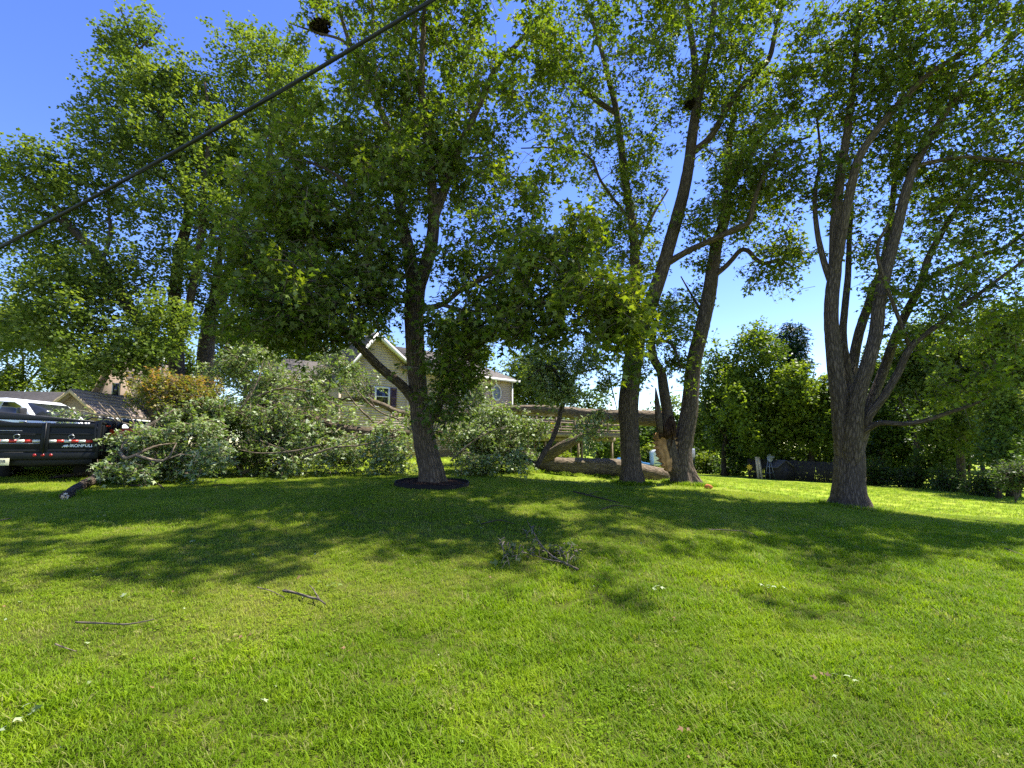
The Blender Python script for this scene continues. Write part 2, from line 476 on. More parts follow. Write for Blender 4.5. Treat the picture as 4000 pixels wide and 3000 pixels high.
def soil_mat():
    m, nt, b = new_mat("lawn")
    pos = N(nt, "ShaderNodeNewGeometry").outputs["Position"]
    flat = mapping(nt, pos, (1, 1, 0))
    lg = N(nt, "ShaderNodeAttribute", attribute_name="verge").outputs["Vector"]
    sx = N(nt, "ShaderNodeSeparateXYZ"); nt.links.new(lg, sx.inputs[0])
    c = mixc(nt, sx.outputs[0], turf_colour(nt, 'mown'), turf_colour(nt, 'long'))
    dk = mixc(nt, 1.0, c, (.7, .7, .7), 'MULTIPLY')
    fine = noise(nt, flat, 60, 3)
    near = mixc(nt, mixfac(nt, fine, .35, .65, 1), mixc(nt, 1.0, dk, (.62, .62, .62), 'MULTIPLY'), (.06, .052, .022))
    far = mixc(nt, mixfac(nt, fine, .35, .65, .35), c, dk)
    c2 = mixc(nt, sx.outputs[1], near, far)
    nt.links.new(c2, b.inputs["Base Color"]); b.inputs["Roughness"].default_value = .95; b.inputs["Specular IOR Level"].default_value = .05
    bump(nt, noise(nt, flat, 45, 4), .8, .03, b)
    MAT["lawn"] = m
soil_mat()

# ---------------------------------------------------------------- lawn
def make_ground():
    t = np.linspace(-1, 1, 181)
    xs = 14 * np.sinh(t * 4.6) / math.sinh(1) * .9
    u = np.linspace(-.55, 1, 210)
    ys = 9 * np.sinh(u * 4.8) / math.sinh(1)
    X, Y = np.meshgrid(xs, ys)
    Z = gz(X.ravel(), Y.ravel())
    V = np.stack([X.ravel(), Y.ravel(), Z], 1)
    ny, nx = X.shape
    i = np.arange(ny - 1)[:, None] * nx + np.arange(nx - 1)[None]
    Q = np.stack([i, i + 1, i + nx + 1, i + nx], -1).reshape(-1, 4)
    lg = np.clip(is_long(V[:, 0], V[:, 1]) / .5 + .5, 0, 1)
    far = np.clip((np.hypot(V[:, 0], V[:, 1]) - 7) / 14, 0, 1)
    mb = MB(); mb.add(V, Q, attr=np.stack([lg, far, far * 0], 1))
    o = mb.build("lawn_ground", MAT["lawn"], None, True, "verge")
    tag(o, kind="structure")
make_ground()

def blade_verts(rng, n, h0, h1, w, spread, lean):
    V = []; T = []; A = []
    for k in range(n):
        a = rng.uniform(0, 6.283); r = spread * math.sqrt(rng.uniform())
        bx, by = r * math.cos(a), r * math.sin(a)
        h = rng.uniform(h0, h1); th = rng.uniform(0, 6.283); ln = lean * h * rng.uniform(.2, 1.2)
        dx, dy = math.cos(th), math.sin(th); px_, py_ = -dy, dx
        ww = w * rng.uniform(.7, 1.3)
        b = len(V); hue = rng.uniform()
        for t, wd in ((0, .8), (.5, 1.0), (.8, .65)):
            ox = bx + dx * ln * t * t; oy = by + dy * ln * t * t; oz = h * (t - .18 * t * t * lean)
            V += [(ox - px_ * ww * wd / 2, oy - py_ * ww * wd / 2, oz), (ox + px_ * ww * wd / 2, oy + py_ * ww * wd / 2, oz)]
            A += [(hue, t, 0)] * 2
        V.append((bx + dx * ln, by + dy * ln, h * (1 - .18 * lean))); A.append((hue, 1, 0))
        T += [(b, b + 1, b + 3), (b, b + 3, b + 2), (b + 2, b + 3, b + 5), (b + 2, b + 5, b + 4), (b + 4, b + 5, b + 6)]
    return V, T, A
def clover_verts(rng, n, h0, h1, s0, spread):
    V = []; T = []; A = []
    for k in range(n):
        a = rng.uniform(0, 6.283); r = spread * math.sqrt(rng.uniform())
        cx, cy, h = r * math.cos(a), r * math.sin(a), rng.uniform(h0, h1)
        hue = rng.uniform(); s = s0 * rng.uniform(.7, 1.3); rot = rng.uniform(0, 6.28); tl = rng.uniform(-.35, .35); t2 = rng.uniform(-.35, .35)
        for j in range(3):
            an = rot + j * 2.094; ox, oy = cx + s * math.cos(an), cy + s * math.sin(an)
            b = len(V)
            for q in range(6):
                e = q * 1.0472 + an
                x_, y_ = ox + s * .95 * math.cos(e), oy + s * .95 * math.sin(e)
                V.append((x_, y_, h + (x_ - cx) * tl + (y_ - cy) * t2)); A.append((hue, .9, 0))
            T += [(b, b + 1, b + 2), (b, b + 2, b + 3), (b, b + 3, b + 4), (b, b + 4, b + 5)]
        b = len(V)
        V += [(cx - .001, cy, 0), (cx + .001, cy, 0), (cx, cy, h)]; A += [(hue, 0, 0)] * 3; T.append((b, b + 1, b + 2))
    return V, T, A

def scatter(name, tufts, mat, pts, scl, label, cat):
    """one object whose surface points each carry a tuft"""
    srcs = []
    for V, T, A in tufts:
        mb = MB(); mb.add(V, None, T, None, A)
        o = mb.build("tuft", mat, None, False, "lv")
        COL.objects.unlink(o)
        srcs.append(o)
    me = bpy.data.meshes.new(name)
    me.vertices.add(len(pts)); me.vertices.foreach_set("co", np.asarray(pts, np.float32).reshape(-1))
    for an, arr in (("scl", scl), ("rz", RNG.uniform(0, 6.283, len(pts)))):
        a = me.attributes.new(an, 'FLOAT', 'POINT'); a.data.foreach_set("value", np.asarray(arr, np.float32))
    a = me.attributes.new("pick", 'INT', 'POINT'); a.data.foreach_set("value", RNG.integers(0, len(tufts), len(pts)).astype(np.int32))
    me.materials.append(mat)
    o = bpy.data.objects.new(name, me); COL.objects.link(o)
    ng = bpy.data.node_groups.new(name + "_nodes", 'GeometryNodeTree')
    ng.interface.new_socket("Geometry", in_out='INPUT', socket_type='NodeSocketGeometry')
    ng.interface.new_socket("Geometry", in_out='OUTPUT', socket_type='NodeSocketGeometry')
    gi = ng.nodes.new("NodeGroupInput"); go = ng.nodes.new("NodeGroupOutput")
    m2p = ng.nodes.new("GeometryNodeMeshToPoints")
    iop = ng.nodes.new("GeometryNodeInstanceOnPoints")
    jn = ng.nodes.new("GeometryNodeJoinGeometry")
    for s in srcs:
        oi = ng.nodes.new("GeometryNodeObjectInfo"); oi.inputs["Object"].default_value = s; oi.inputs["As Instance"].default_value = True
        ng.links.new(oi.outputs["Geometry"], jn.inputs[0])
    def na(nm, ty):
        n = ng.nodes.new("GeometryNodeInputNamedAttribute"); n.data_type = ty; n.inputs[0].default_value = nm; return n.outputs[0]
    cx = ng.nodes.new("ShaderNodeCombineXYZ"); ng.links.new(na("rz", 'FLOAT'), cx.inputs[2])
    ng.links.new(gi.outputs[0], m2p.inputs["Mesh"]); ng.links.new(m2p.outputs[0], iop.inputs["Points"])
    ng.links.new(jn.outputs[0], iop.inputs["Instance"]); iop.inputs["Pick Instance"].default_value = True
    ng.links.new(na("pick", 'INT'), iop.inputs["Instance Index"])
    ng.links.new(cx.outputs[0], iop.inputs["Rotation"]); ng.links.new(na("scl", 'FLOAT'), iop.inputs["Scale"])
    ng.links.new(iop.outputs[0], go.inputs[0])
    md = o.modifiers.new("tufts", 'NODES'); md.node_group = ng
    tag(o, label, cat, kind="stuff")
    return o

def turf_points(y0, y1, dens, long_):
    w = 1.12
    n = int(dens * (y1 ** 2 - y0 ** 2) * w)
    y = np.sqrt(RNG.uniform(y0 ** 2, y1 ** 2, n)); x = RNG.uniform(-1, 1, n) * (y * w + .6)
    d = is_long(x, y) + RNG.normal(0, .16, n)
    k = (d > 0) if long_ else (d <= 0)
    x, y = x[k], y[k]
    return np.stack([x, y, gz(x, y) - .004], 1)
def make_turf():
    rg = random.Random(3)
    class W:
        uniform = staticmethod(lambda a=0, b=1: rg.uniform(a, b))
    lt = [blade_verts(W, 14, .026, .078, .0043, .05, 1.05) for _ in range(5)] + [blade_verts(W, 9, .025, .06, .007, .05, 1.2) for _ in range(2)]
    near = turf_points(1.7, 4.6, 1150, True); mid = turf_points(4.6, 13, 420, True); far = turf_points(13, 30, 16, True)
    ring = []
    for px, py, yn, r in ((2470, 1890, 11.8, .42), (2690, 1895, 11.9, .55), (3322, 1980, 10, .62), (2250, 1835, 13.2, 1.6)):
        c = P(px, py, yn); a = RNG.uniform(0, 6.283, 260); rr = r * RNG.uniform(.85, 1.45, 260)
        x = c[0] + rr * np.cos(a); y = c[1] + rr * np.sin(a) * (1 if r < 1 else .35); ring.append(np.stack([x, y, gz(x, y)], 1))
    for px, py in ((470, 1890), (300, 1935), (400, 1880)):
        c = on_ground(px, py); x = c[0] + RNG.normal(0, .35, 90); y = c[1] + RNG.normal(0, .22, 90); ring.append(np.stack([x, y, gz(x, y)], 1))
    ring = np.vstack(ring); far = np.vstack([far, ring])
    pts = np.vstack([near, mid, far])
    clump = .95 + .22 * np.sin(pts[:, 0] * 3.1 + 1.3 * np.sin(pts[:, 1] * 2.3)) * np.sin(pts[:, 1] * 3.7)
    s = np.concatenate([RNG.uniform(.6, 1.15, len(near)), RNG.uniform(.8, 1.35, len(mid)), RNG.uniform(1.4, 2.4, len(far))]) * clump
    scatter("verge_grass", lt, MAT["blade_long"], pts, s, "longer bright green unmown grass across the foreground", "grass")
    mt = [blade_verts(W, 14, .016, .045, .0042, .05, .9) for _ in range(5)]
    near = turf_points(1.9, 7, 700, False); mid = turf_points(7, 14, 280, False); far = turf_points(14, 34, 16, False)
    pts = np.vstack([near, mid, far])
    s = np.concatenate([RNG.uniform(.7, 1.2, len(near)), RNG.uniform(1.0, 1.6, len(mid)), RNG.uniform(1.8, 2.8, len(far))])
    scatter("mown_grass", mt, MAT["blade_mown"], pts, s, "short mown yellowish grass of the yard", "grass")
    ct = [clover_verts(W, 16, .015, .04, .0040, .06) for _ in range(3)]
    p = np.vstack([turf_points(1.8, 5, 100, True), turf_points(2.5, 9, 90, False)])
    m = np.sin(p[:, 0] * 1.9 + 2 * np.sin(p[:, 1] * .9)) + np.sin(p[:, 1] * 2.4 + p[:, 0]) + RNG.normal(0, .8, len(p)) > .7
    p = p[m]
    scatter("clover_patches", ct, MAT["blade_long"], p, RNG.uniform(.7, 1.2, len(p)), "low round-leaved clover growing through the grass", "clover")
make_turf()
# ---------------------------------------------------------------- foliage and trees
def unit(v):
    return v / (np.linalg.norm(v, axis=-1, keepdims=True) + 1e-9)

def leaf_mesh(mb, pos, nrm, tip, size, val, narrow=1.0):
    """three-lobed leaves folded along the midrib: 6 corners, 2 quads each"""
    n = len(pos)
    tip = unit(tip - nrm * (tip * nrm).sum(1, keepdims=True))
    side = np.cross(nrm, tip)
    #            along, across, lift
    sh = np.array([(0, 0, 0), (.42, .52, -.10), (.48, .17, -.03), (1.0, 0, -.16), (.48, -.17, -.03), (.42, -.52, -.10)])
    V = pos[:, None] + size[:, None, None] * (sh[None, :, 0:1] * tip[:, None] + narrow * sh[None, :, 1:2] * side[:, None] + sh[None, :, 2:3] * nrm[:, None])
    b = np.arange(n)[:, None] * 6
    Q = np.concatenate([b + np.array([0, 1, 2, 3])[None, ::-1], b + np.array([0, 3, 4, 5])[None, ::-1]])
    A = np.zeros((n, 6, 3)); A[..., 0] = val[:, None]
    mb.add(V.reshape(-1, 3), Q, None, None, A.reshape(-1, 3))

def leaf_mesh_simple(mb, pos, nrm, tip, size, val):
    """far foliage: one folded four-cornered leaf"""
    n = len(pos)
    tip = unit(tip - nrm * (tip * nrm).sum(1, keepdims=True)); side = np.cross(nrm, tip)
    sh = np.array([(0, 0, 0), (.45, .40, -.08), (1.0, 0, -.05), (.55, -.40, -.12)])
    V = pos[:, None] + size[:, None, None] * (sh[None, :, 0:1] * tip[:, None] + sh[None, :, 1:2] * side[:, None] + sh[None, :, 2:3] * nrm[:, None])
    Q = np.arange(n)[:, None] * 4 + np.array([3, 2, 1, 0])[None]
    A = np.zeros((n, 4, 3)); A[..., 0] = val[:, None]
    mb.add(V.reshape(-1, 3), Q, None, None, A.reshape(-1, 3))

def foliage(mb, tw, C, D, Rad, nspray, nleaf, size, droop=.25, flip=0., hue=None, upness=.9, twig=True, narrow=1.0, flat=1.0, simple=False):
    """leaf sprays round each shoot tip C heading D"""
    n = len(C)
    sp = np.repeat(np.arange(n), nspray)
    m = len(sp)
    d = unit(D[sp] * .55 + RNG.normal(size=(m, 3)) * np.array([.75, .75, .55 * flat]) + np.array([0, 0, .12]))
    start = C[sp] + RNG.normal(size=(m, 3)) * (Rad[sp] * .30)[:, None] - d * (Rad[sp] * .25)[:, None]
    ln = Rad[sp] * RNG.uniform(.6, 1.25, m)
    if twig:
        mid = start + d * (ln * .5)[:, None]; end = start + d * ln[:, None] - np.array([0, 0, 1]) * (ln * droop)[:, None]
        a = unit(np.cross(d, np.array([.3, .2, 1.0]))); b = np.cross(d, a)
        rings = []
        for p, r in ((start, .010), (mid, .007), (end, .003)):
            for t in (0, 2.094, 4.189):
                rings.append(p + r * (math.cos(t) * a + math.sin(t) * b))
        V = np.stack(rings, 1)
        bi = np.arange(m)[:, None] * 9
        Q = np.concatenate([bi + np.array([k * 3 + j, k * 3 + (j + 1) % 3, k * 3 + 3 + (j + 1) % 3, k * 3 + 3 + j])[None] for k in (0, 1) for j in (0, 1, 2)])
        at = np.tile(np.array([.01, 0, 0]), (m * 9, 1)) + np.repeat(RNG.uniform(0, 9, m), 9)[:, None] * np.array([0, 0, 1])
        tw.add(V.reshape(-1, 3), Q, None, None, at)
    lf = np.repeat(np.arange(m), nleaf)
    q = len(lf)
    t = RNG.uniform(.02, 1.0, q) ** .75 * 1.05
    pos = start[lf] + d[lf] * (ln[lf] * t)[:, None] - np.array([0, 0, 1]) * (ln[lf] * droop * t * t)[:, None]
    off = RNG.normal(size=(q, 3)); off = unit(off - d[lf] * (off * d[lf]).sum(1, keepdims=True))
    sz = size * RNG.uniform(.65, 1.25, q)
    pos = pos + off * (sz * RNG.uniform(.25, .95, q))[:, None]
    tip = unit(off * .9 + d[lf] * .7 + np.array([0, 0, -.45 - droop]) + RNG.normal(size=(q, 3)) * .3)
    nrm = unit(np.array([0, 0, upness]) + RNG.normal(size=(q, 3)) * .55)
    if flip:
        fl = RNG.uniform(size=q) < flip
        nrm[fl] *= -1
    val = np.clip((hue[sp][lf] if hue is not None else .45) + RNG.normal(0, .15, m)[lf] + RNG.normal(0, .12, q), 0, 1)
    if simple: leaf_mesh_simple(mb, pos, nrm, tip, sz, val)
    else: leaf_mesh(mb, pos, nrm, tip, sz, val, narrow)

def blob_points(blobs, dens=1.0):
    C = []; H = []
    for bl in blobs:
        if bl[0] == 'w':        # given in metres: unseen crown parts above the frame, placed to shade the lawn
            _, x, y, z, ax, ay, az, n = bl
            u = unit(RNG.normal(size=(n, 3))) * (RNG.uniform(size=(n, 1)) ** .42)
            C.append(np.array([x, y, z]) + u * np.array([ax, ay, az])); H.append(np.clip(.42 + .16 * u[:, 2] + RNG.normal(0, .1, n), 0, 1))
            continue
        px, py, rx, ry, yn, rd, n = bl[:7]
        hue = bl[7] if len(bl) > 7 else .47
        n = max(1, int(n * dens))
        c = P(px, py, yn)
        sc = yn * K / F
        u = unit(RNG.normal(size=(n, 3))) * (RNG.uniform(size=(n, 1)) ** .42)
        C.append(c + u * np.array([rx * sc, rd, ry * sc]))
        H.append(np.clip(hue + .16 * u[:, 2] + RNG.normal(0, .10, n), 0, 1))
    return np.vstack(C), np.concatenate(H)

def grow(paths, C, jitter=.12, maxr=.05, down=.7):
    """join every shoot tip to the closest wood already there; returns branch polylines and headings"""
    nodes = np.vstack([p[::2, :3] for p in paths]); rads = np.concatenate([p[::2, 3] for p in paths])
    cap = len(nodes) + len(C) * 6
    Np = np.zeros((cap, 3)); Nr = np.zeros(cap); k = len(nodes)
    Np[:k] = nodes; Nr[:k] = rads
    d0 = np.array([np.min(((nodes - c) ** 2).sum(1)) for c in C])
    order = np.argsort(d0)
    out = []; D = np.zeros((len(C), 3))
    for i in order:
        c = C[i]
        dv = c - Np[:k]
        cost = np.sqrt((dv ** 2).sum(1)) + down * np.clip(-dv[:, 2], 0, None)
        j = int(np.argmin(cost)); p0 = Np[j]; L = float(np.linalg.norm(c - p0))
        if L < .05:
            D[i] = unit(RNG.normal(size=3)); continue
        ns = max(3, min(7, int(L / .35) + 2))
        t = np.linspace(0, 1, ns)[:, None]
        side = RNG.normal(size=3) * jitter * L
        side[2] += .10 * L
        pts = p0 * (1 - t) + c * t + side * np.sin(math.pi * t) + RNG.normal(size=(ns, 3)) * (.03 * L) * (t * (1 - t) * 4)
        r0 = min(Nr[j] * .75, maxr, .008 + .012 * L)
        r = r0 * (1 - t[:, 0]) + .005 * t[:, 0]
        out.append((pts, r))
        Np[k:k + ns - 1] = pts[1:]; Nr[k:k + ns - 1] = r[1:]; k += ns - 1
        D[i] = unit(pts[-1] - pts[-2])
    return out, D

TREES = {}
def tree(name, label, cat, limbs, blobs, leaf="leaf_maple", bark="bark_grey", size=.115, nspray=6, nleaf=12, rad=.45,
         trunk_sides=36, flare=.5, group=None, droop=.25, flip=0., root=True, maxr=.05, limb_name="limb", crown_name="crown",
         trunk_name="trunk", narrow=1.0, rough=.05, step=.10, twig=True, extra_twigs=0, jitter=.12, upness=.9, base=None, parent=None, simple=False, dens=1.0):
    """limbs: [(first row = trunk) rows of (px,py,depth,radius)]"""
    paths = []
    for li, rows in enumerate(limbs):
        w = np.array([np.append(P(a, b, c), r) for a, b, c, r in rows])
        if li > 0:
            allp = np.vstack(paths)
            j = np.argmin(((allp[:, :3] - w[0, :3]) ** 2).sum(1))
            w[0, :3] = allp[j, :3]
        elif root:
            g = g1(w[0, 0], w[0, 1])
            w[0, 2] = g - .12
        paths.append(resample(w, step if li == 0 else step * 1.5))
    b0 = paths[0][0, :3].copy() if base is None else np.array(base)
    if root: b0[2] += .12
    e = parent if parent is not None else empty(name, b0, 0, label, cat, group)
    for li, p in enumerate(paths):
        mb = MB()
        sd = trunk_sides if li == 0 else max(8, int(trunk_sides * .55))
        tube(mb, p[:, :3], p[:, 3], sd, rough, flare if (li == 0 and root) else 0, True, len(name) % 7 + li)
        mb.build(trunk_name if li == 0 else limb_name, MAT[bark], e, True, "bk", b0)
    if blobs:
        C, H = blob_points(blobs, dens)
        gp = [paths[0][len(paths[0]) // 3:]] + paths[1:] if root else paths
        br, D = grow(gp, C, jitter, maxr)
        mb = MB()
        for q, (pts, r) in enumerate(br):
            tube(mb, pts, r, 3 if simple else (5 if r[0] > .02 else 4), 0, 0, False, q % 5)
        lv = MB()
        R = rad * RNG.uniform(.75, 1.3, len(C))
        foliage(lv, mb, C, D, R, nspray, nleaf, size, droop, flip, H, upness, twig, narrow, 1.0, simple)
        tag(mb.build("branches", MAT[bark], e, True, "bk", b0), kind="stuff")
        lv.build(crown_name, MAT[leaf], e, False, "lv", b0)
    TREES[name] = (e, b0, paths)
    return e, b0, paths

# --- the maple in the round bed
Y0 = 9.0
tree("maple_tree", "forked maple with dense crown standing in the round mulched bed", "tree", [
    [(1690, 1895, Y0, .29), (1682, 1830, Y0, .275), (1662, 1740, Y0, .262), (1648, 1640, Y0, .25), (1632, 1500, Y0, .225), (1622, 1350, Y0, .235), (1618, 1200, Y0, .24), (1628, 1110, Y0, .24), (1640, 1060, Y0, .20)],
    [(1625, 1150, Y0, .20), (1600, 990, Y0, .165), (1572, 880, 9.1, .15), (1563, 790, 9.2, .14), (1566, 600, 9.4, .125), (1588, 400, 9.6, .11), (1602, 265, 9.7, .10), (1620, 110, 9.9, .085), (1612, -60, 10, .06)],
    [(1645, 1150, Y0, .20), (1672, 1010, 8.9, .165), (1690, 920, 8.8, .155), (1693, 830, 8.7, .14), (1682, 670, 8.6, .12), (1660, 480, 8.5, .10), (1646, 330, 8.5, .08), (1655, 100, 8.4, .06), (1660, -60, 8.4, .04)],
    [(1692, 850, 8.7, .12), (1758, 676, 8.8, .11), (1794, 570, 8.9, .10), (1835, 488, 9, .092), (1917, 306, 9.2, .08), (1964, 229, 9.3, .072), (2023, 170, 9.4, .065), (2082, 100, 9.5, .055), (2165, -10, 9.7, .04)],
    [(1650, 1600, Y0, .13), (1572, 1508, 8.8, .115), (1490, 1441, 8.5, .105), (1425, 1374, 8.2, .095), (1371, 1314, 8, .085), (1300, 1245, 7.8, .065), (1190, 1160, 7.5, .045), (1080, 1070, 7.3, .03)],
    [(1650, 1670, Y0, .12), (1705, 1612, 8.8, .10), (1735, 1521, 8.5, .085), (1777, 1444, 8.3, .075), (1836, 1386, 8.1, .06), (1920, 1310, 7.8, .04), (2010, 1250, 7.5, .025)],
    [(1615, 1190, Y0, .08), (1540, 1172, 8.8, .065), (1450, 1184, 8.5, .055), (1340, 1150, 8.3, .04), (1200, 1080, 8, .025)],
    [(1612, 1080, Y0, .08), (1540, 1068, 9.3, .06), (1440, 1040, 9.8, .05), (1320, 960, 10.2, .035), (1150, 900, 10.6, .02)],
    [(1640, 1210, Y0, .09), (1725, 1190, 8.6, .065), (1805, 1130, 8.2, .055), (1914, 1075, 7.8, .045), (2050, 1020, 7.4, .035), (2200, 1000, 7.1, .02)],
    [(1575, 950, 9, .08), (1500, 880, 8.8, .065), (1430, 817, 8.6, .055), (1318, 688, 8.4, .04), (1200, 629, 8.2, .025)],
    [(1565, 800, 9.2, .08), (1529, 740, 9.2, .06), (1453, 694, 9.3, .05), (1370, 640, 9.4, .035), (1290, 560, 9.5, .02)],
    [(1567, 640, 9.4, .10), (1500, 460, 9.6, .085), (1450, 345, 9.7, .078), (1405, 240, 9.8, .07), (1360, 150, 9.9, .06), (1320, 20, 10, .045)],
    [(1480, 400, 9.6, .05), (1462, 200, 9.7, .045), (1452, -20, 9.8, .03)],
    [(1405, 240, 9.8, .05), (1340, 160, 9.9, .04), (1240, 128, 10, .03), (1130, 90, 10.1, .018)],
    [(1725, 1180, 8.6, .05), (1850, 1220, 8, .04), (2000, 1190, 7.3, .03), (2150, 1180, 6.8, .022), (2330, 1190, 6.4, .014)],
], [
    (1040, 1010, 190, 180, 8.0, 1.6, 42), (1230, 1170, 230, 150, 7.5, 1.5, 52), (1050, 1230, 180, 90, 7.6, 1.3, 26), (1330, 880, 230, 190, 8.6, 1.8, 56),
    (1440, 1140, 170, 120, 8.2, 1.4, 36), (1230, 1290, 120, 60, 7.7, 1.0, 16), (1180, 800, 170, 150, 8.2, 1.5, 28), (1480, 980, 150, 150, 8.4, 1.3, 26),
    (1900, 1010, 210, 190, 8.3, 1.6, 50), (2150, 1090, 220, 150, 7.2, 1.3, 50, .62), (2340, 1180, 150, 110, 6.6, .9, 32, .78), (2430, 1290, 80, 70, 6.4, .6, 12, .8), (2000, 780, 150, 150, 8.8, 1.5, 24),  # raised leaf values on the right paint the crown's sunlit side into its colour
    (1830, 1260, 190, 120, 8.0, 1.2, 36), (1770, 1420, 120, 80, 8.0, .9, 20), (1760, 1560, 70, 90, 8.2, .7, 12, .3), (2080, 1260, 160, 100, 7.2, 1.0, 26, .6), (2250, 960, 120, 110, 7.4, 1.0, 20, .7),
    (1500, 480, 240, 210, 9.4, 1.9, 46), (1850, 420, 230, 230, 9.0, 1.9, 48), (1690, 150, 280, 180, 9.2, 1.9, 44), (1340, 600, 190, 150, 9.0, 1.7, 34), (2080, 260, 170, 190, 9.4, 1.5, 28, .55),
    (1620, 720, 200, 180, 9.6, 1.5, 34), (1180, 620, 130, 110, 8.8, 1.3, 14), (1800, 640, 130, 160, 8.9, 1.4, 26), (1390, 250, 130, 160, 9.8, 1.3, 14), (2140, 620, 90, 110, 9.0, 1.0, 8), (1660, -140, 420, 180, 9.3, 2.0, 50),
    ('w', .5, 9.4, 12.5, 3.0, 2.0, 1.6, 44), ('w', 3.6, 10.0, 13, 2.4, 2.0, 1.5, 40), ('w', -2.5, 9.8, 13.5, 2.5, 2.2, 1.8, 36), ('w', 2.6, 9.4, 11.8, 1.6, 1.6, 1.4, 15),
    (1150, 450, 130, 130, 9.6, 1.4, 14), (1000, 800, 150, 130, 8.8, 1.4, 22), (1290, 60, 90, 60, 10, .9, 9), (1140, 150, 60, 50, 10.1, .6, 4), (1120, 1130, 200, 130, 8.4, 1.3, 30),
    (1640, 560, 190, 200, 8.0, 1.0, 22), (1560, 250, 180, 150, 8.2, 1.0, 18), (1500, 720, 150, 130, 8.0, 1.0, 18),
], size=.145, nspray=6, nleaf=10, rad=.50)

# --- maple with the straight trunk left of the split one
YA = 11.8
tree("maple_tree", "maple with straight trunk just left of the split tree", "tree", [
    [(2470, 1890, YA, .33), (2464, 1800, YA, .30), (2458, 1690, YA, .295), (2454, 1580, YA, .315), (2466, 1470, YA, .29), (2478, 1370, YA, .29), (2490, 1300, YA, .28)],
    [(2485, 1330, YA, .21), (2478, 1200, 11.9, .18), (2480, 1025, 12, .165), (2474, 906, 12.1, .15), (2450, 754, 12.2, .135), (2425, 560, 12.3, .12), (2405, 420, 12.4, .105), (2381, 323, 12.4, .095), (2352, 206, 12.5, .085), (2317, 88, 12.6, .07), (2275, -40, 12.7, .05)],
    [(2500, 1340, YA, .25), (2540, 1190, 11.7, .23), (2588, 1053, 11.6, .215), (2618, 944, 11.6, .205), (2650, 830, 11.6, .195), (2685, 680, 11.5, .175), (2708, 500, 11.5, .16), (2722, 400, 11.5, .155), (2711, 217, 11.6, .11), (2689, 72, 11.7, .095), (2672, -60, 11.7, .075)],
    [(2722, 430, 11.5, .13), (2752, 253, 11.4, .115), (2776, 145, 11.3, .105), (2798, -40, 11.2, .09)],
    [(2712, 610, 11.5, .12), (2776, 535, 11.3, .105), (2834, 434, 11.1, .10), (2892, 347, 11, .095), (2971, 268, 10.9, .085), (3008, 217, 10.8, .08), (3037, 87, 10.7, .06), (3066, -30, 10.6, .045)],
    [(2610, 1040, 11.6, .12), (2686, 982, 11.2, .098), (2778, 939, 10.8, .09), (2860, 901, 10.5, .085), (2925, 868, 10.3, .078), (2943, 800, 10.2, .066), (2972, 710, 10.1, .055), (3036, 585, 10, .045), (3160, 535, 9.8, .025)],
    [(2408, 440, 12.4, .09), (2334, 394, 12.3, .095), (2258, 317, 12.2, .09), (2199, 229, 12.1, .08), (2140, 188, 12, .06), (2060, 130, 11.9, .03)],
    [(2460, 860, 12.1, .06), (2405, 788, 12, .05), (2346, 705, 11.8, .045), (2300, 615, 11.7, .04), (2170, 579, 11.5, .03), (2035, 579, 11.3, .018)],
    [(2470, 1310, YA, .08), (2430, 1260, 11.4, .06), (2390, 1190, 11, .05), (2350, 1100, 10.7, .035)],
    [(2482, 1000, 12, .07), (2540, 860, 12.3, .05), (2610, 740, 12.6, .03)],
], [
    (2330, 560, 160, 150, 11.9, 1.6, 26), (2470, 760, 130, 150, 12, 1.5, 28), (2480, 980, 120, 120, 11.8, 1.3, 24), (2400, 300, 170, 170, 12.3, 1.6, 26), (2230, 330, 150, 130, 12, 1.4, 20),
    (2620, 300, 110, 190, 11.7, 1.4, 20), (2800, 330, 150, 200, 11.2, 1.6, 34), (2990, 400, 140, 170, 10.8, 1.5, 30), (2900, 640, 150, 150, 10.5, 1.5, 32), (2780, 800, 130, 130, 11, 1.4, 22),
    (2560, 560, 110, 110, 12.2, 1.3, 12), (3050, 640, 120, 120, 10, 1.2, 18), (2350, 900, 90, 110, 11.6, 1.1, 12), (2640, 110, 140, 110, 11.8, 1.4, 14), (2900, 100, 170, 130, 10.9, 1.4, 26),
    ('w', 5, 12.5, 15, 2.6, 2.2, 1.6, 24), ('w', 6, 10.5, 13.5, 2.2, 1.8, 1.4, 26),
    (2350, 60, 110, 80, 12.5, 1.2, 8), (2440, 1170, 110, 90, 11, .9, 14, .6), (2480, 1400, 60, 70, 10.6, .5, 9, .72), (2200, 150, 160, 110, 11.9, 1.2, 16), (2640, -130, 420, 150, 11.6, 2, 40), (2560, 1250, 90, 80, 11.2, .8, 10),
], size=.14, nspray=6, nleaf=9, rad=.56, dens=1.12)

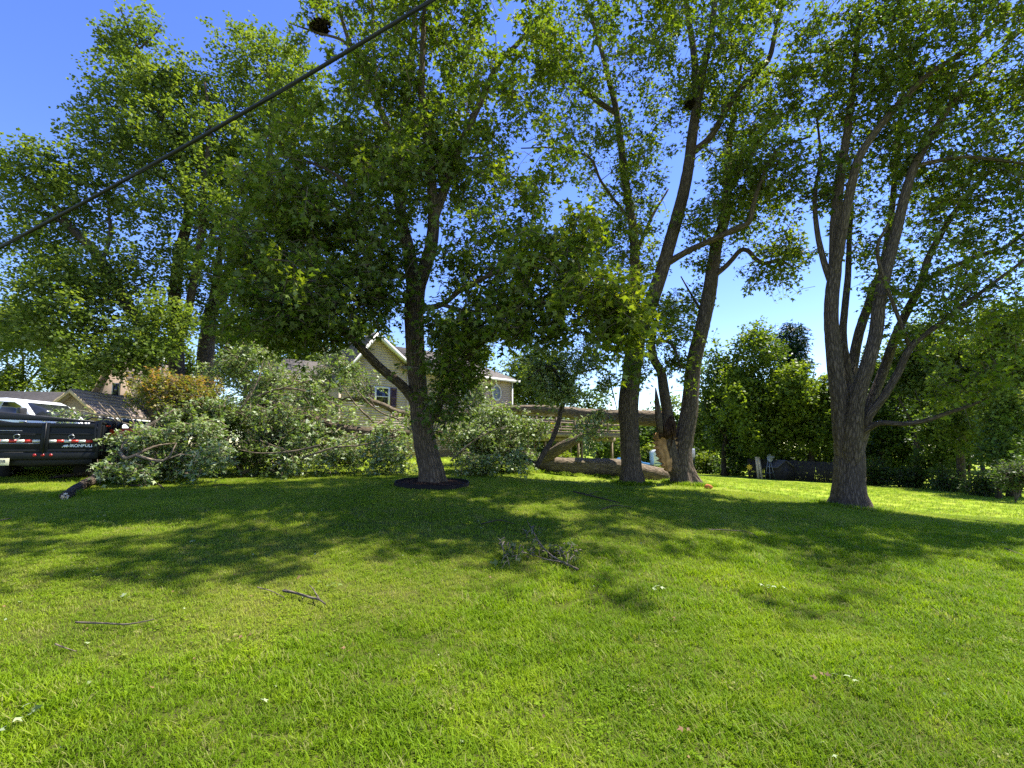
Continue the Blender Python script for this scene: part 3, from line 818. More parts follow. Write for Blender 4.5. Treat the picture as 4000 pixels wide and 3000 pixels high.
# --- split maple: right-hand stem stands, left half torn open
SPLIT, SPLIT_B, SPLIT_P = tree("split_maple", "leaning maple with torn orange wound low on its trunk", "tree", [
    [(2678, 1897, 11.9, .38), (2664, 1830, 11.9, .34), (2662, 1770, 11.9, .31), (2674, 1702, 11.9, .285), (2692, 1612, 11.9, .27), (2700, 1521, 11.9, .245), (2712, 1408, 11.9, .235), (2738, 1300, 11.9, .225), (2768, 1161, 11.9, .215), (2784, 1053, 11.9, .20), (2802, 944, 12, .175), (2830, 863, 12, .16), (2838, 781, 12, .15), (2845, 690, 12, .13), (2850, 540, 12.1, .10), (2880, 380, 12.2, .07), (2900, 200, 12.3, .04)],
    [(2652, 1885, 11.9, .27), (2628, 1810, 11.85, .26), (2608, 1730, 11.8, .235), (2606, 1660, 11.8, .20), (2606, 1600, 11.8, .17), (2594, 1530, 11.8, .165), (2582, 1453, 11.8, .14), (2556, 1408, 11.8, .13), (2545, 1350, 11.9, .12), (2552, 1300, 12, .10)],
    [(2550, 1340, 11.9, .08), (2572, 1334, 11.8, .06), (2605, 1333, 11.7, .055), (2632, 1355, 11.6, .045), (2648, 1400, 11.5, .03), (2660, 1450, 11.4, .018)],
    [(2790, 1085, 11.9, .10), (2830, 1045, 11.7, .08), (2862, 1012, 11.6, .075), (2890, 980, 11.5, .072), (2920, 978, 11.4, .07), (2952, 1012, 11.3, .066), (2990, 1030, 11.2, .06), (3044, 1016, 11.1, .045), (3110, 1053, 11, .025)],
    [(2840, 760, 12, .09), (2906, 651, 11.8, .07), (2960, 560, 11.6, .05), (3040, 470, 11.4, .03)],
    [(2750, 1230, 11.9, .05), (2700, 1150, 12.3, .035), (2660, 1080, 12.6, .02)],
], [
    (2860, 850, 130, 120, 12, 1.3, 20), (2950, 780, 110, 110, 11.6, 1.1, 14), (2880, 560, 130, 140, 12.2, 1.4, 18), (3060, 960, 90, 70, 11.2, .8, 12), (3020, 1070, 90, 45, 11.1, .6, 10), (3110, 1000, 60, 60, 11, .6, 7),
    (2640, 1230, 70, 90, 12, .8, 12), (2690, 1150, 60, 90, 12.4, .8, 9), (2640, 1420, 60, 90, 11.6, .7, 9), (2770, 980, 70, 60, 12, .6, 8), (2900, 320, 120, 150, 12.2, 1.2, 14), (2650, 1330, 60, 60, 11.7, .6, 7),
], size=.14, nspray=6, nleaf=9, rad=.5, dens=1.2)
def wound():
    e, b0 = SPLIT, SPLIT_B
    rg = np.random.default_rng(4)
    # torn sapwood face, rotten heart above it, splinter spikes
    # heart-shaped scar that follows the round of the trunk, bulging out of it with vertical splinter ridges
    mb = MB(); nv, nu = 26, 15
    V = np.zeros((nv, nu, 3))
    for i in range(nv):
        t = i / (nv - 1); py = 1842 - t * 150
        wid = 10 + 34 * math.sin(min(1, t * 1.15) * math.pi * .62) ** .8
        cx = 2604 - 6 * t + 10 * (1 - t)
        for j in range(nu):
            s = j / (nu - 1) * 2 - 1
            jag = (6 * math.sin(i * 2.1) + 4 * math.sin(i * 4.7)) * abs(s) ** 3
            ridge = .016 * math.sin(s * 11 + .6 * math.sin(i * .5)) + .006 * math.sin(s * 23 + i * .2)
            V[i, j] = P(cx + s * (wid + jag), py + 6 * math.sin(j * 1.9) * (t > .9), 11.63 + .13 * s * s + ridge)
    i = np.arange(nv - 1)[:, None] * nu + np.arange(nu - 1)[None]
    Q = np.stack([i, i + 1, i + nu + 1, i + nu], -1).reshape(-1, 4)
    back = V + np.array([.05, .30, 0]); n0 = nv * nu
    ring = [k for k in range(nu)] + [r * nu + nu - 1 for r in range(1, nv)] + [(nv - 1) * nu + k for k in range(nu - 2, -1, -1)] + [r * nu for r in range(nv - 2, 0, -1)]
    Q2 = [(ring[k], ring[(k + 1) % len(ring)], ring[(k + 1) % len(ring)] + n0, ring[k] + n0) for k in range(len(ring))]
    mb.add(np.vstack([V.reshape(-1, 3), back.reshape(-1, 3)]), np.vstack([Q, np.array(Q2)]))
    tag(mb.build("torn_wood", MAT["wood_torn"], e, True, None, b0), "bare orange torn wood of the wound")
    mb = MB()
    pts = np.array([P(2596, 1712, 11.72), P(2610, 1690, 11.70), P(2620, 1660, 11.70), P(2618, 1625, 11.74)])
    tube(mb, pts, np.array([.16, .20, .18, .10]), 22, .12, 0, True, 3)
    mb.build("rotten_heart", MAT["wood_rot"], e, False, "bk", b0)
    mb = MB()
    for k in range(16):
        px = 2572 + rg.uniform(0, 68); py = 1700 - rg.uniform(-20, 60)
        a = P(px, py + 25, 11.5); c = P(px + rg.uniform(-8, 8), py - rg.uniform(10, 45), 11.5 + rg.uniform(-.1, .1))
        tube(mb, np.array([a, (a + c) / 2 + rg.normal(size=3) * .01, c]), np.array([.028, .02, .003]), 5)
    tag(mb.build("splinters", MAT["wood_rot"], e, False, "bk", b0), kind="stuff")
    mb = MB()
    sl = np.array([P(2578, 1690, 11.5), P(2572, 1620, 11.5), P(2566, 1560, 11.55), P(2561, 1515, 11.6)])
    tube(mb, sl, np.array([.10, .10, .07, .015]), 9, .15, 0, True, 2)
    mb.build("bark_strip", MAT["bark_grey"], e, False, "bk", b0)
wound()

# --- many-stemmed maple on the right
YR = 10.0
tree("maple_tree", "massive many-stemmed maple on the right of the lawn", "tree", [
    [(3322, 1980, YR, .43), (3318, 1900, YR, 0.368), (3318, 1800, YR, 0.360), (3314, 1720, YR, 0.336), (3310, 1650, YR, 0.272), (3310, 1590, YR, 0.160), (3310, 1550, YR, 0.064)],
    [(3305, 1830, 9.95, 0.256), (3290, 1700, 9.9, 0.224), (3278, 1560, 9.8, 0.204), (3264, 1444, 9.8, 0.200), (3248, 1268, 9.8, 0.180), (3250, 1150, 9.8, 0.172), (3262, 1040, 9.8, 0.160), (3264, 868, 9.8, 0.132), (3282, 687, 9.8, 0.116), (3311, 506, 9.8, 0.096), (3333, 325, 9.8, 0.080), (3355, 72, 9.8, 0.056), (3362, -40, 9.8, 0.040)],
    [(3258, 1110, 9.8, 0.096), (3222, 1034, 9.9, 0.080), (3192, 904, 10, 0.068), (3183, 760, 10.1, 0.056), (3205, 615, 10.2, 0.040), (3190, 450, 10.3, 0.024)],
    [(3262, 1080, 9.7, 0.136), (3285, 940, 9.6, 0.120), (3304, 832, 9.5, 0.116), (3338, 670, 9.4, 0.108), (3364, 600, 9.4, 0.100), (3427, 506, 9.3, 0.088), (3528, 391, 9.2, 0.080), (3630, 289, 9.1, 0.072), (3774, 195, 9, 0.060), (3930, 55, 8.9, 0.040)],
    [(3322, 1850, 9.85, 0.240), (3332, 1700, 9.7, 0.208), (3350, 1561, 9.55, 0.172), (3393, 1414, 9.4, 0.160), (3423, 1297, 9.4, 0.152), (3442, 1140, 9.4, 0.144), (3500, 904, 9.4, 0.128), (3536, 760, 9.4, 0.116), (3572, 651, 9.4, 0.104), (3644, 521, 9.4, 0.088), (3738, 376, 9.4, 0.072), (3850, 250, 9.4, 0.056), (3990, 120, 9.4, 0.040)],
    [(3305, 1560, 10.2, 0.144), (3330, 1430, 10.4, 0.132), (3356, 1297, 10.5, 0.124), (3400, 1170, 10.6, 0.120), (3452, 1020, 10.7, 0.104), (3480, 850, 10.8, 0.088), (3500, 640, 10.9, 0.072), (3520, 420, 11, 0.056), (3560, 150, 11.1, 0.040)],
    [(3285, 1480, 10.1, 0.120), (3294, 1326, 10.2, 0.096), (3300, 1209, 10.2, 0.088), (3312, 1085, 10.3, 0.080), (3318, 940, 10.4, 0.064), (3330, 800, 10.5, 0.040)],
    [(3335, 1840, 10.05, 0.224), (3365, 1690, 10.1, 0.184), (3405, 1561, 10.2, 0.136), (3452, 1444, 10.3, 0.124), (3493, 1326, 10.3, 0.116), (3546, 1209, 10.4, 0.108), (3593, 1121, 10.4, 0.100), (3625, 1013, 10.4, 0.092), (3673, 919, 10.4, 0.084), (3738, 817, 10.4, 0.072), (3850, 687, 10.4, 0.056), (4000, 560, 10.4, 0.040)],
    [(3345, 1780, 9.9, 0.176), (3362, 1690, 9.8, 0.136), (3397, 1620, 9.6, 0.104), (3452, 1550, 9.5, 0.092), (3511, 1450, 9.4, 0.088), (3540, 1385, 9.3, 0.080), (3581, 1332, 9.3, 0.072), (3699, 1244, 9.2, 0.060), (3805, 1162, 9.1, 0.048), (4010, 1010, 9, 0.036)],
    [(3360, 1680, 9.8, 0.104), (3435, 1652, 9.5, 0.068), (3523, 1656, 9.3, 0.060), (3611, 1644, 9.1, 0.054), (3699, 1614, 9, 0.046), (3787, 1585, 8.9, 0.036), (3860, 1555, 8.8, 0.024)],
    [(3600, 1105, 10.4, 0.072), (3680, 1060, 10.2, 0.060), (3738, 1034, 10.1, 0.056), (3850, 990, 9.9, 0.048), (3930, 965, 9.8, 0.044), (4030, 890, 9.7, 0.032)],
    [(3570, 655, 9.4, 0.064), (3680, 625, 9.2, 0.052), (3800, 615, 9.1, 0.044), (4010, 640, 9, 0.032)],
    [(3500, 1330, 9.4, 0.048), (3430, 1010, 9, 0.040), (3470, 870, 8.8, 0.024)],
], [
    (3300, 450, 170, 220, 10, 1.7, 31), (3200, 700, 110, 160, 10.1, 1.3, 15), (3150, 300, 150, 200, 10.2, 1.5, 20), (3480, 300, 200, 250, 9.6, 1.8, 40), (3700, 200, 220, 200, 9.2, 1.8, 40), (3900, 350, 180, 250, 9.2, 1.7, 39),
    (3600, 600, 170, 180, 9.8, 1.6, 31), (3850, 700, 190, 180, 9.8, 1.6, 35), (3420, 700, 130, 200, 10.2, 1.4, 21), (3700, 900, 160, 150, 10.2, 1.4, 24), (3930, 950, 150, 150, 9.6, 1.4, 23),
    (3350, 950, 80, 150, 10.3, 1, 9), (3560, 1080, 120, 130, 9.8, 1.1, 15), (3800, 1150, 150, 120, 9.3, 1.2, 18), (3950, 1250, 120, 120, 8.8, 1.1, 12), (3350, 100, 220, 130, 9.8, 1.7, 26), (3640, 1300, 100, 90, 9.2, .8, 9),
    ('w', 9, 10.2, 13.5, 3.2, 2.6, 1.8, 20), ('w', 12, 10.6, 12.5, 3, 2.6, 1.8, 18), ('w', 7, 11.0, 14, 2.6, 2.6, 1.6, 13), ('w', 14.5, 10.2, 11, 2.4, 2.8, 2, 14),
    (3720, 1560, 120, 60, 9, .7, 6), (3600, -120, 520, 160, 9.6, 2, 46), (4150, 500, 180, 450, 9.3, 1.8, 39), (3850, 1480, 90, 70, 8.8, .6, 6), (3460, 1180, 60, 120, 9.4, .7, 5), (4200, 1000, 180, 250, 9.3, 1.6, 20),
], size=.14, nspray=6, nleaf=9, rad=.56, dens=1.3)

# --- tall trees at the back left
LY = 17.0
tree("leaning_maple", "tall tree leaning left over the small steep-roofed house", "tree", [
    [(620, 1780, LY, .42), (600, 1500, LY, .33), (566, 1347, LY, .28), (543, 1265, LY, .265), (505, 1200, LY, .25), (450, 1119, LY, .235), (407, 1038, LY, .22), (353, 962, LY, .20), (271, 886, LY, .16), (233, 821, LY, .13), (163, 761, LY, .09), (100, 690, LY, .05)],
    [(270, 885, LY, .10), (180, 838, LY, .08), (80, 820, LY, .06), (-20, 812, LY, .04)],
    [(505, 1200, LY, .12), (420, 1170, 16.5, .09), (320, 1195, 16, .06), (200, 1230, 15.6, .03)],
    [(560, 1300, LY, .12), (440, 1290, 16.4, .08), (300, 1320, 15.9, .05), (180, 1350, 15.5, .03)],
    [(450, 1119, LY, .10), (330, 1110, 17.3, .07), (200, 1118, 17.6, .05), (60, 1108, 18, .03)],
    [(400, 1030, LY, .10), (430, 920, 17.3, .08), (420, 780, 17.6, .05)],
], [
    (250, 660, 200, 130, LY, 2.6, 42), (80, 690, 100, 110, LY, 2, 22), (150, 850, 180, 110, LY, 2.3, 34), (330, 800, 160, 130, 17.4, 2.2, 30), (200, 990, 190, 90, LY, 2.2, 30), (330, 1080, 180, 90, 16.6, 2, 32),
    (200, 1220, 190, 70, 16, 1.8, 26), (400, 1220, 170, 100, 16, 2, 32), (330, 1340, 220, 70, 15.6, 1.8, 30), (560, 1330, 150, 100, 15.8, 1.6, 22), (500, 1060, 140, 130, 16.8, 1.8, 26), (120, 1110, 90, 40, 17.5, 1.2, 8), (370, 1420, 130, 30, 15.2, 1, 12), (90, 1300, 140, 90, 16.5, 2, 20), (250, 1130, 200, 90, 16.4, 2, 24), (620, 1230, 130, 100, 16, 1.8, 22), (480, 1400, 150, 60, 15.4, 1.2, 16),
], leaf="leaf_back", bark="bark_dark", size=.17, nspray=6, nleaf=10, rad=.75, trunk_sides=20, maxr=.07, step=.3, simple=True, dens=1.45, twig=False)
tree("tall_maple", "tallest tree at the back left, its tip standing alone against the sky", "tree", [
    [(690, 1780, 19, .45), (690, 1430, 19, .36), (684, 1293, 19, .33), (680, 1184, 19, .30), (700, 1000, 19, .27), (735, 852, 19, .24), (735, 764, 19, .22), (711, 693, 19, .20), (688, 588, 19, .18), (630, 450, 19, .14), (564, 341, 19, .11), (535, 182, 19, .08), (505, 118, 19, .06), (470, 35, 19, .03)],
    [(690, 1340, 19, .26), (722, 1265, 18.6, .20), (760, 1080, 18.4, .18), (790, 880, 18.2, .16), (799, 705, 18, .14), (820, 500, 18, .10), (800, 320, 18, .05)],
    [(735, 800, 19, .12), (640, 700, 18.6, .09), (500, 620, 18.2, .06), (400, 540, 18, .03)],
    [(690, 600, 19, .12), (740, 450, 19.4, .09), (780, 330, 19.7, .05)],
    [(620, 430, 19, .08), (520, 400, 18.6, .06), (430, 390, 18.3, .03)],
    [(540, 200, 19, .05), (590, 150, 19, .04), (630, 100, 19, .02)],
], [
    (480, 110, 70, 80, 19, 1, 12), (570, 110, 60, 60, 19, 1, 9), (430, 180, 60, 35, 19, .8, 7), (540, 230, 80, 70, 19, 1.3, 12), (560, 340, 150, 100, 19, 2, 30), (440, 420, 130, 90, 18.5, 1.8, 20), (650, 420, 160, 150, 19, 2.3, 40), (760, 350, 120, 120, 19.3, 2, 26), (520, 540, 200, 110, 18.4, 2.2, 38),
    (700, 600, 220, 160, 18.5, 2.4, 52), (480, 700, 150, 120, 18.2, 2, 28), (640, 830, 180, 130, 18, 2, 30), (800, 800, 150, 170, 17.8, 2, 30), (840, 560, 130, 180, 18, 2, 34), (640, 1020, 160, 110, 17.6, 2, 22), (380, 570, 90, 60, 18, 1.4, 9),
], leaf="leaf_back", bark="bark_dark", size=.18, nspray=6, nleaf=11, rad=.8, trunk_sides=20, maxr=.07, step=.3, simple=True, dens=1.25, twig=False)
tree("back_maple", "tall tree with two stems behind the roof left of the bedded maple", "tree", [
    [(796, 1780, 20, .5), (803, 1401, 20, .42), (814, 1293, 20, .38), (825, 1211, 20, .34), (874, 1141, 20, .27), (910, 1000, 20, .22), (960, 820, 20, .2), (1040, 680, 20, .17), (1060, 500, 20, .13), (1050, 300, 20, .08), (1030, 120, 20, .04)],
    [(825, 1220, 20, .22), (850, 1050, 20.3, .18), (880, 850, 20.5, .15), (900, 650, 20.6, .12), (920, 400, 20.7, .07)],
    [(870, 1145, 20, .14), (960, 1120, 19.6, .1), (1040, 1130, 19.2, .06), (1120, 1100, 19, .03)],
    [(1050, 600, 20, .1), (1130, 420, 20.2, .07), (1180, 250, 20.4, .04)],
], [
    (960, 260, 130, 130, 20.4, 2.2, 34), (1080, 250, 110, 130, 20.2, 2.2, 28), (950, 480, 160, 150, 20.4, 2.5, 44), (1120, 450, 130, 160, 20.3, 2.3, 34), (950, 700, 170, 140, 20, 2.4, 38), (1100, 700, 130, 130, 20, 2.2, 28), (900, 900, 150, 120, 19.8, 2.2, 28),
    (1050, 900, 140, 130, 19.8, 2.2, 26), (960, 1120, 140, 80, 19.4, 1.8, 16), (1200, 330, 110, 130, 20.5, 2, 20), (1230, 560, 110, 140, 20.5, 2, 18), (1400, 500, 160, 200, 21, 2.2, 26), (1300, 900, 200, 200, 20, 2.2, 26), (960, 130, 60, 50, 20.4, 1.2, 7), (830, 1080, 150, 120, 19.4, 2, 26), (1040, 1060, 130, 120, 19.4, 2, 22), (830, 680, 140, 160, 20.5, 2, 28), (780, 1220, 140, 80, 19, 1.8, 18), (1180, 850, 160, 160, 20, 2, 24),
], leaf="leaf_back", bark="bark_dark", size=.18, nspray=6, nleaf=11, rad=.85, trunk_sides=20, maxr=.07, step=.3, simple=True, dens=1.3, twig=False)
# ---------------------------------------------------------------- trees far behind
def bg(name, label, px, yn, top, bot, rx, leaf="leaf_wood", size=None, dens=1.0, group=None, hue=.5, trunk=.25, base_px=None, nl=10, narrow=1.0, trunk_top=.5, lobes=7):
    rg = np.random.default_rng(abs(int(px * 7 + yn * 13)))
    ry = (bot - top) / 2; cy = (bot + top) / 2
    sc = yn * K / F
    size = size or max(.17, 12 * sc)
    q = P(px if base_px is None else base_px, 1800, yn); zb = g1(q[0], q[1])
    bpy_ = 1740 + (EYE - zb) / sc
    tp = bot + (top - bot) * trunk_top
    bx = px if base_px is None else base_px
    limbs = [[(bx, bpy_, yn, trunk), (bx + rg.uniform(-8, 8), (bpy_ * 2 + tp) / 3, yn, trunk * .8), ((bx + px) / 2 + rg.uniform(-12, 12), (bpy_ + tp * 2) / 3, yn, trunk * .6), (px, tp, yn, trunk * .35), (px + rg.uniform(-20, 20), top + ry * .65, yn, trunk * .1)]]
    for s in (-1, 1):
        yy = bot - (bot - top) * rg.uniform(.15, .4)
        limbs.append([(px, yy, yn, trunk * .4), (px + s * rx * .4, yy - ry * .3, yn + rg.uniform(-1, 1), trunk * .25), (px + s * rx * .75, yy - ry * .6, yn + rg.uniform(-1.5, 1.5), trunk * .1)])
    blobs = []
    area = rx * ry * 3.14
    n_cl = max(24, int(area / (size / sc) ** 2 * 1.15 * dens / 5))
    for k in range(lobes):
        a = rg.uniform(0, 6.28); rr = math.sqrt(rg.uniform(.05, 1)) * .68
        fx, fy = math.cos(a) * rr, math.sin(a) * rr
        s = rg.uniform(.33, .52)
        blobs.append((px + fx * rx, cy + fy * ry, rx * s, ry * s * .8, yn + rg.uniform(-.4, .4) * rx * sc, rx * sc * s, max(4, n_cl // lobes), hue + rg.uniform(-.08, .10)))
    return tree(name, label, "tree", limbs, blobs, leaf, "bark_dark", size, 5, nl, size * 3.4, 10, .3, group, .2, 0, True, .06, rough=.03, step=1.0, narrow=narrow, twig=False, simple=True)

bg("walnut_tree", "broad dark tree with yellow-green top behind the wooden fence", 2960, 33, 1235, 1850, 190, "leaf_locust", dens=1.9, lobes=16)
bg("walnut_tree", "bright feathery-leaved tree just left of the many-stemmed maple", 3165, 31, 1250, 1840, 150, "leaf_locust", dens=1.9, hue=.52, lobes=13)
bg("wood_tree", "lower tree left of the fence with trunk in deep shade", 2830, 35, 1330, 1850, 110, "leaf_wood", dens=1.7, hue=.42, lobes=11)
bg("wood_tree", "pale tree far off between the split maple and the woods", 2790, 46, 1440, 1830, 110, "leaf_back", dens=1.3, hue=.5)
bg("wood_tree", "pale far tree seen through the gap above the camper", 2600, 52, 1470, 1830, 100, "leaf_back", dens=1.2, hue=.52)
bg("wood_tree", "far tree left of the straight trunk behind the deck", 2340, 44, 1560, 1830, 110, "leaf_back", dens=1.2, hue=.5)
bg("wood_tree", "tall tree standing behind the right end of the house", 2110, 34, 1290, 1800, 170, "leaf_back", dens=1.3)
bg("wood_tree", "tree behind the deck, right of the house corner", 2260, 38, 1480, 1810, 110, "leaf_wood", dens=1.2, hue=.5)
bg("wood_tree", "tree rising behind the house roof near the bedded maple", 1750, 36, 1150, 1700, 180, "leaf_back", dens=1.3)
bg("wood_tree", "dark tree behind the gable roof left of the bedded maple", 1330, 34, 1080, 1650, 200, "leaf_back", dens=1.2, hue=.3)
bg("wood_tree", "slim wood-edge tree right of the many-stemmed trunk", 3450, 31, 1280, 1870, 120, "leaf_wood", dens=1.4, hue=.45)
bg("wood_tree", "wood-edge tree with bare dark trunk beyond the low limb", 3590, 28, 1200, 1850, 160, "leaf_back", dens=1.3, base_px=3588, hue=.42)
bg("wood_tree", "leafy wood-edge tree with light grey-green crown at right", 3760, 23, 1180, 1850, 150, "leaf_back", dens=1.4, hue=.5)
bg("wood_tree", "big wood-edge tree cut by the right border", 3960, 20, 1050, 1870, 170, "leaf_back", dens=1.5, hue=.5)
bg("wood_tree", "short bushy tree under the wood edge at far right", 3900, 18.5, 1620, 1900, 110, "leaf_wood", dens=1.3, hue=.5, trunk=.12)
bg("wood_tree", "short tree in shade between the far right trunks", 3670, 25, 1560, 1890, 110, "leaf_wood", dens=1.3, trunk=.12)
bg("wood_tree", "sunlit tree at the left border behind the low roof", 90, 30, 1160, 1640, 170, "leaf_back", dens=1.3, hue=.55)
bg("wood_tree", "tree behind the little outbuilding gable at left", 300, 33, 1250, 1660, 170, "leaf_back", dens=1.2, hue=.4)
bg("wood_tree", "dark tree filling the gap behind the orange-tipped shrub", 640, 30, 1230, 1700, 170, "leaf_back", dens=1.2, hue=.25)
bg("wood_tree", "dark tree behind the roof between the back trunks", 960, 30, 1180, 1640, 190, "leaf_back", dens=1.3, hue=.28)
# understory filling the shade of the woods
for px, top, yn, rx, lab in ((2960, 1660, 36, 100, "low dark tree in shade behind the fence planks"), (3110, 1640, 35, 110, "low dark tree in shade behind the garden shed"), (3260, 1640, 33, 100, "low dark tree half hidden by the many-stemmed trunk"),
        (3400, 1600, 34, 100, "low dark tree behind the bush right of the big trunk"), (3520, 1580, 33, 110, "low dark tree left of the bare dark trunk"), (3640, 1560, 31, 110, "low dark tree right of the bare dark trunk"),
        (3790, 1540, 27, 120, "low dark tree below the light grey-green crown"), (3930, 1600, 25, 110, "low dark tree behind the right border bush"), (2700, 1640, 50, 100, "low tree behind the silver end of the camper"),
        (2500, 1640, 50, 90, "low tree seen between the two middle trunks"), (2390, 1690, 46, 80, "low tree seen under the right end of the deck"), (2190, 1640, 34, 110, "low tree behind the deck railing"), (2050, 1600, 38, 100, "low tree beside the house corner behind the deck")):
    bg("understory_tree", lab, px, yn, top, 1865, rx, "leaf_wood", dens=1.7, hue=.48, trunk=.1, lobes=9)
# distant belt beyond the yard
for px, top, yn, lab in ((480, 1300, 62, "distant tree seen behind the steep-roofed house"), (1180, 1320, 66, "distant tree just above the left part of the house roof"), (1560, 1330, 64, "distant tree behind the gable peak"), (1950, 1420, 70, "distant tree above the right wing roof"),
        (2450, 1600, 80, "distant tree between the straight trunk and the broken lead"), (2700, 1560, 78, "distant tree between the broken lead and the leaning stem"), (2950, 1520, 60, "distant tree behind the broad dark tree"), (3330, 1450, 58, "distant tree behind the many-stemmed trunk"), (3520, 1400, 55, "distant tree seen through the stems of the big maple"), (3840, 1350, 50, "distant tree behind the right wood edge")):
    bg("distant_tree", lab, px, yn, top, 1800, 200 if yn < 70 else 150, "leaf_back", dens=1.25, hue=.45, group="distant trees beyond the yard", lobes=9)
# conifers showing over the bright tree
for k, (px, top, lab) in enumerate(((3052, 1300, "left one of three dark spruce tips over the woods"), (3085, 1265, "middle one of three dark spruce tips over the woods"), (3122, 1275, "right one of three dark spruce tips over the woods"))):
    yn = 44
    sc = yn * K / F
    q = P(px, 1800, yn); zb = g1(q[0], q[1])
    bl = []
    for j in range(8):
        t = j / 7
        bl.append((px, top + 20 + t * 300, 6 + 42 * t, 16, yn, (6 + 42 * t) * sc, 5 + int(10 * t), .4))
    tree("spruce_tree", lab, "tree", [[(px, 1740 + (EYE - zb) / sc, yn, .2), (px, 1600, yn, .15), (px, top, yn, .02)]], bl, "leaf_conifer", "bark_dark", .55, 6, 12, 1.0, 8, .2,
         "spruce tips over the woods", .3, narrow=.35, step=1.5, twig=False)

def shrub(name, label, px, py, rx, ry, yn, leaf, n, size, hue, stems=5, cat="shrub", rad=.28, group=None, nleaf=9, flat=1.0, base_dx=.25, flip=0.):
    q = P(px, 1800, yn); zb = g1(q[0], q[1]); sc = yn * K / F
    by = 1740 + (EYE - zb) / sc
    rg = np.random.default_rng(int(px + py))
    limbs = []
    for k in range(stems):
        f = (k - (stems - 1) / 2) / max(1, stems - 1) * 2
        limbs.append([(px + f * rx * .12, by, yn, .03), (px + f * rx * base_dx, (by * 1.2 + py * .8) / 2, yn + rg.uniform(-.2, .2), .022), (px + f * rx * .6, py + rg.uniform(-.3, .3) * ry, yn + rg.uniform(-.4, .4), .01)])
    bl = []
    for k in range(6):
        a = rg.uniform(0, 6.28); r = rg.uniform(.2, .7)
        bl.append((px + math.cos(a) * r * rx, py + math.sin(a) * r * ry, rx * .45, ry * .42, yn + rg.uniform(-.3, .3), rx * sc * .45, n // 6, hue + rg.uniform(-.1, .12) - .12 * math.sin(a)))
    bl.append((px, py, rx * .7, ry * .6, yn, rx * sc * .6, n // 4, hue))
    return tree(name, label, cat, limbs, bl, leaf, "bark_twig", size, 6, nleaf, rad, 7, 0, group, .15, flip, True, .02, "stem", "foliage", "stem", rough=.03, step=.25)

shrub("ornamental_maple", "arching shrub with orange and yellow leaf tips behind the branch pile", 690, 1550, 220, 125, 11.6, "leaf_shrub", 190, .085, .50, 9, rad=.34)
shrub("garden_shrub", "green shrub at the left end of the branch pile", 850, 1680, 130, 100, 11.4, "leaf_locust", 80, .075, .45, 6)
shrub("garden_shrub", "low leafy shrub at the lawn edge below the orange-tipped one", 740, 1780, 110, 60, 10.8, "leaf_wood", 60, .07, .45, 6)
shrub("garden_shrub", "dark low shrub in front of the fallen branches", 960, 1785, 100, 50, 11.0, "leaf_wood", 50, .07, .35, 5)
shrub("hedge_shrub", "clipped hedge end right of the silver camper", 2780, 1812, 60, 32, 40, "leaf_locust", 40, .3, .45, 4, rad=.8)
shrub("hedge_shrub", "dark hedge left of the wooden fence", 2870, 1825, 60, 30, 38, "leaf_wood", 40, .3, .3, 4, rad=.8)
shrub("hedge_shrub", "bright bush beside the camper's left end", 2535, 1785, 38, 42, 42, "leaf_locust", 36, .32, .6, 4, rad=.8)
for k, (px, py, rx, yn, lab) in enumerate(((3420, 1850, 70, 27, "bush in shade just right of the many-stemmed trunk"), (3560, 1860, 80, 26, "undergrowth bush below the bare dark trunk"), (3700, 1880, 80, 23, "undergrowth bush below the light grey-green tree"), (3850, 1895, 80, 20, "undergrowth bush near the right border"), (3975, 1860, 60, 16.5, "pale leafy bush standing at the right border"))):
    shrub("wood_edge_bush", lab, px, py, rx, 45, yn, "leaf_wood", 50, 10 * yn * K / F, .42, 4, rad=.6, group="bushes along the wood edge")
shrub("deck_shrub", "small bright green plant at the foot of a deck post", 2212, 1790, 28, 22, 16, "leaf_locust", 24, .10, .75, 4, rad=.22)

# ---------------------------------------------------------------- fallen wood
def torn_end(e, b0, c, d, r, mat="wood_pale", n=22, seed=1, spike=.35):
    """ragged break: splinters standing out of the end of a log"""
    rg = np.random.default_rng(seed); mb = MB(); d = unit(np.array(d, float))
    a = unit(np.cross(d, (0.1, 0.2, 1))); b = np.cross(d, a)
    for k in range(n):
        an = rg.uniform(0, 6.28); rr = r * math.sqrt(rg.uniform()) * .85
        p = c + rr * (math.cos(an) * a + math.sin(an) * b)
        tube(mb, np.array([p - d * .12, p + d * .02, p + d * rg.uniform(.05, spike) + rg.normal(size=3) * .02]), np.array([r * .30, r * .24, r * .04]), 5, .1)
    return tag(mb.build("torn_end", MAT[mat], e, False, "bk", b0), kind="stuff")

wood_piece_late = []
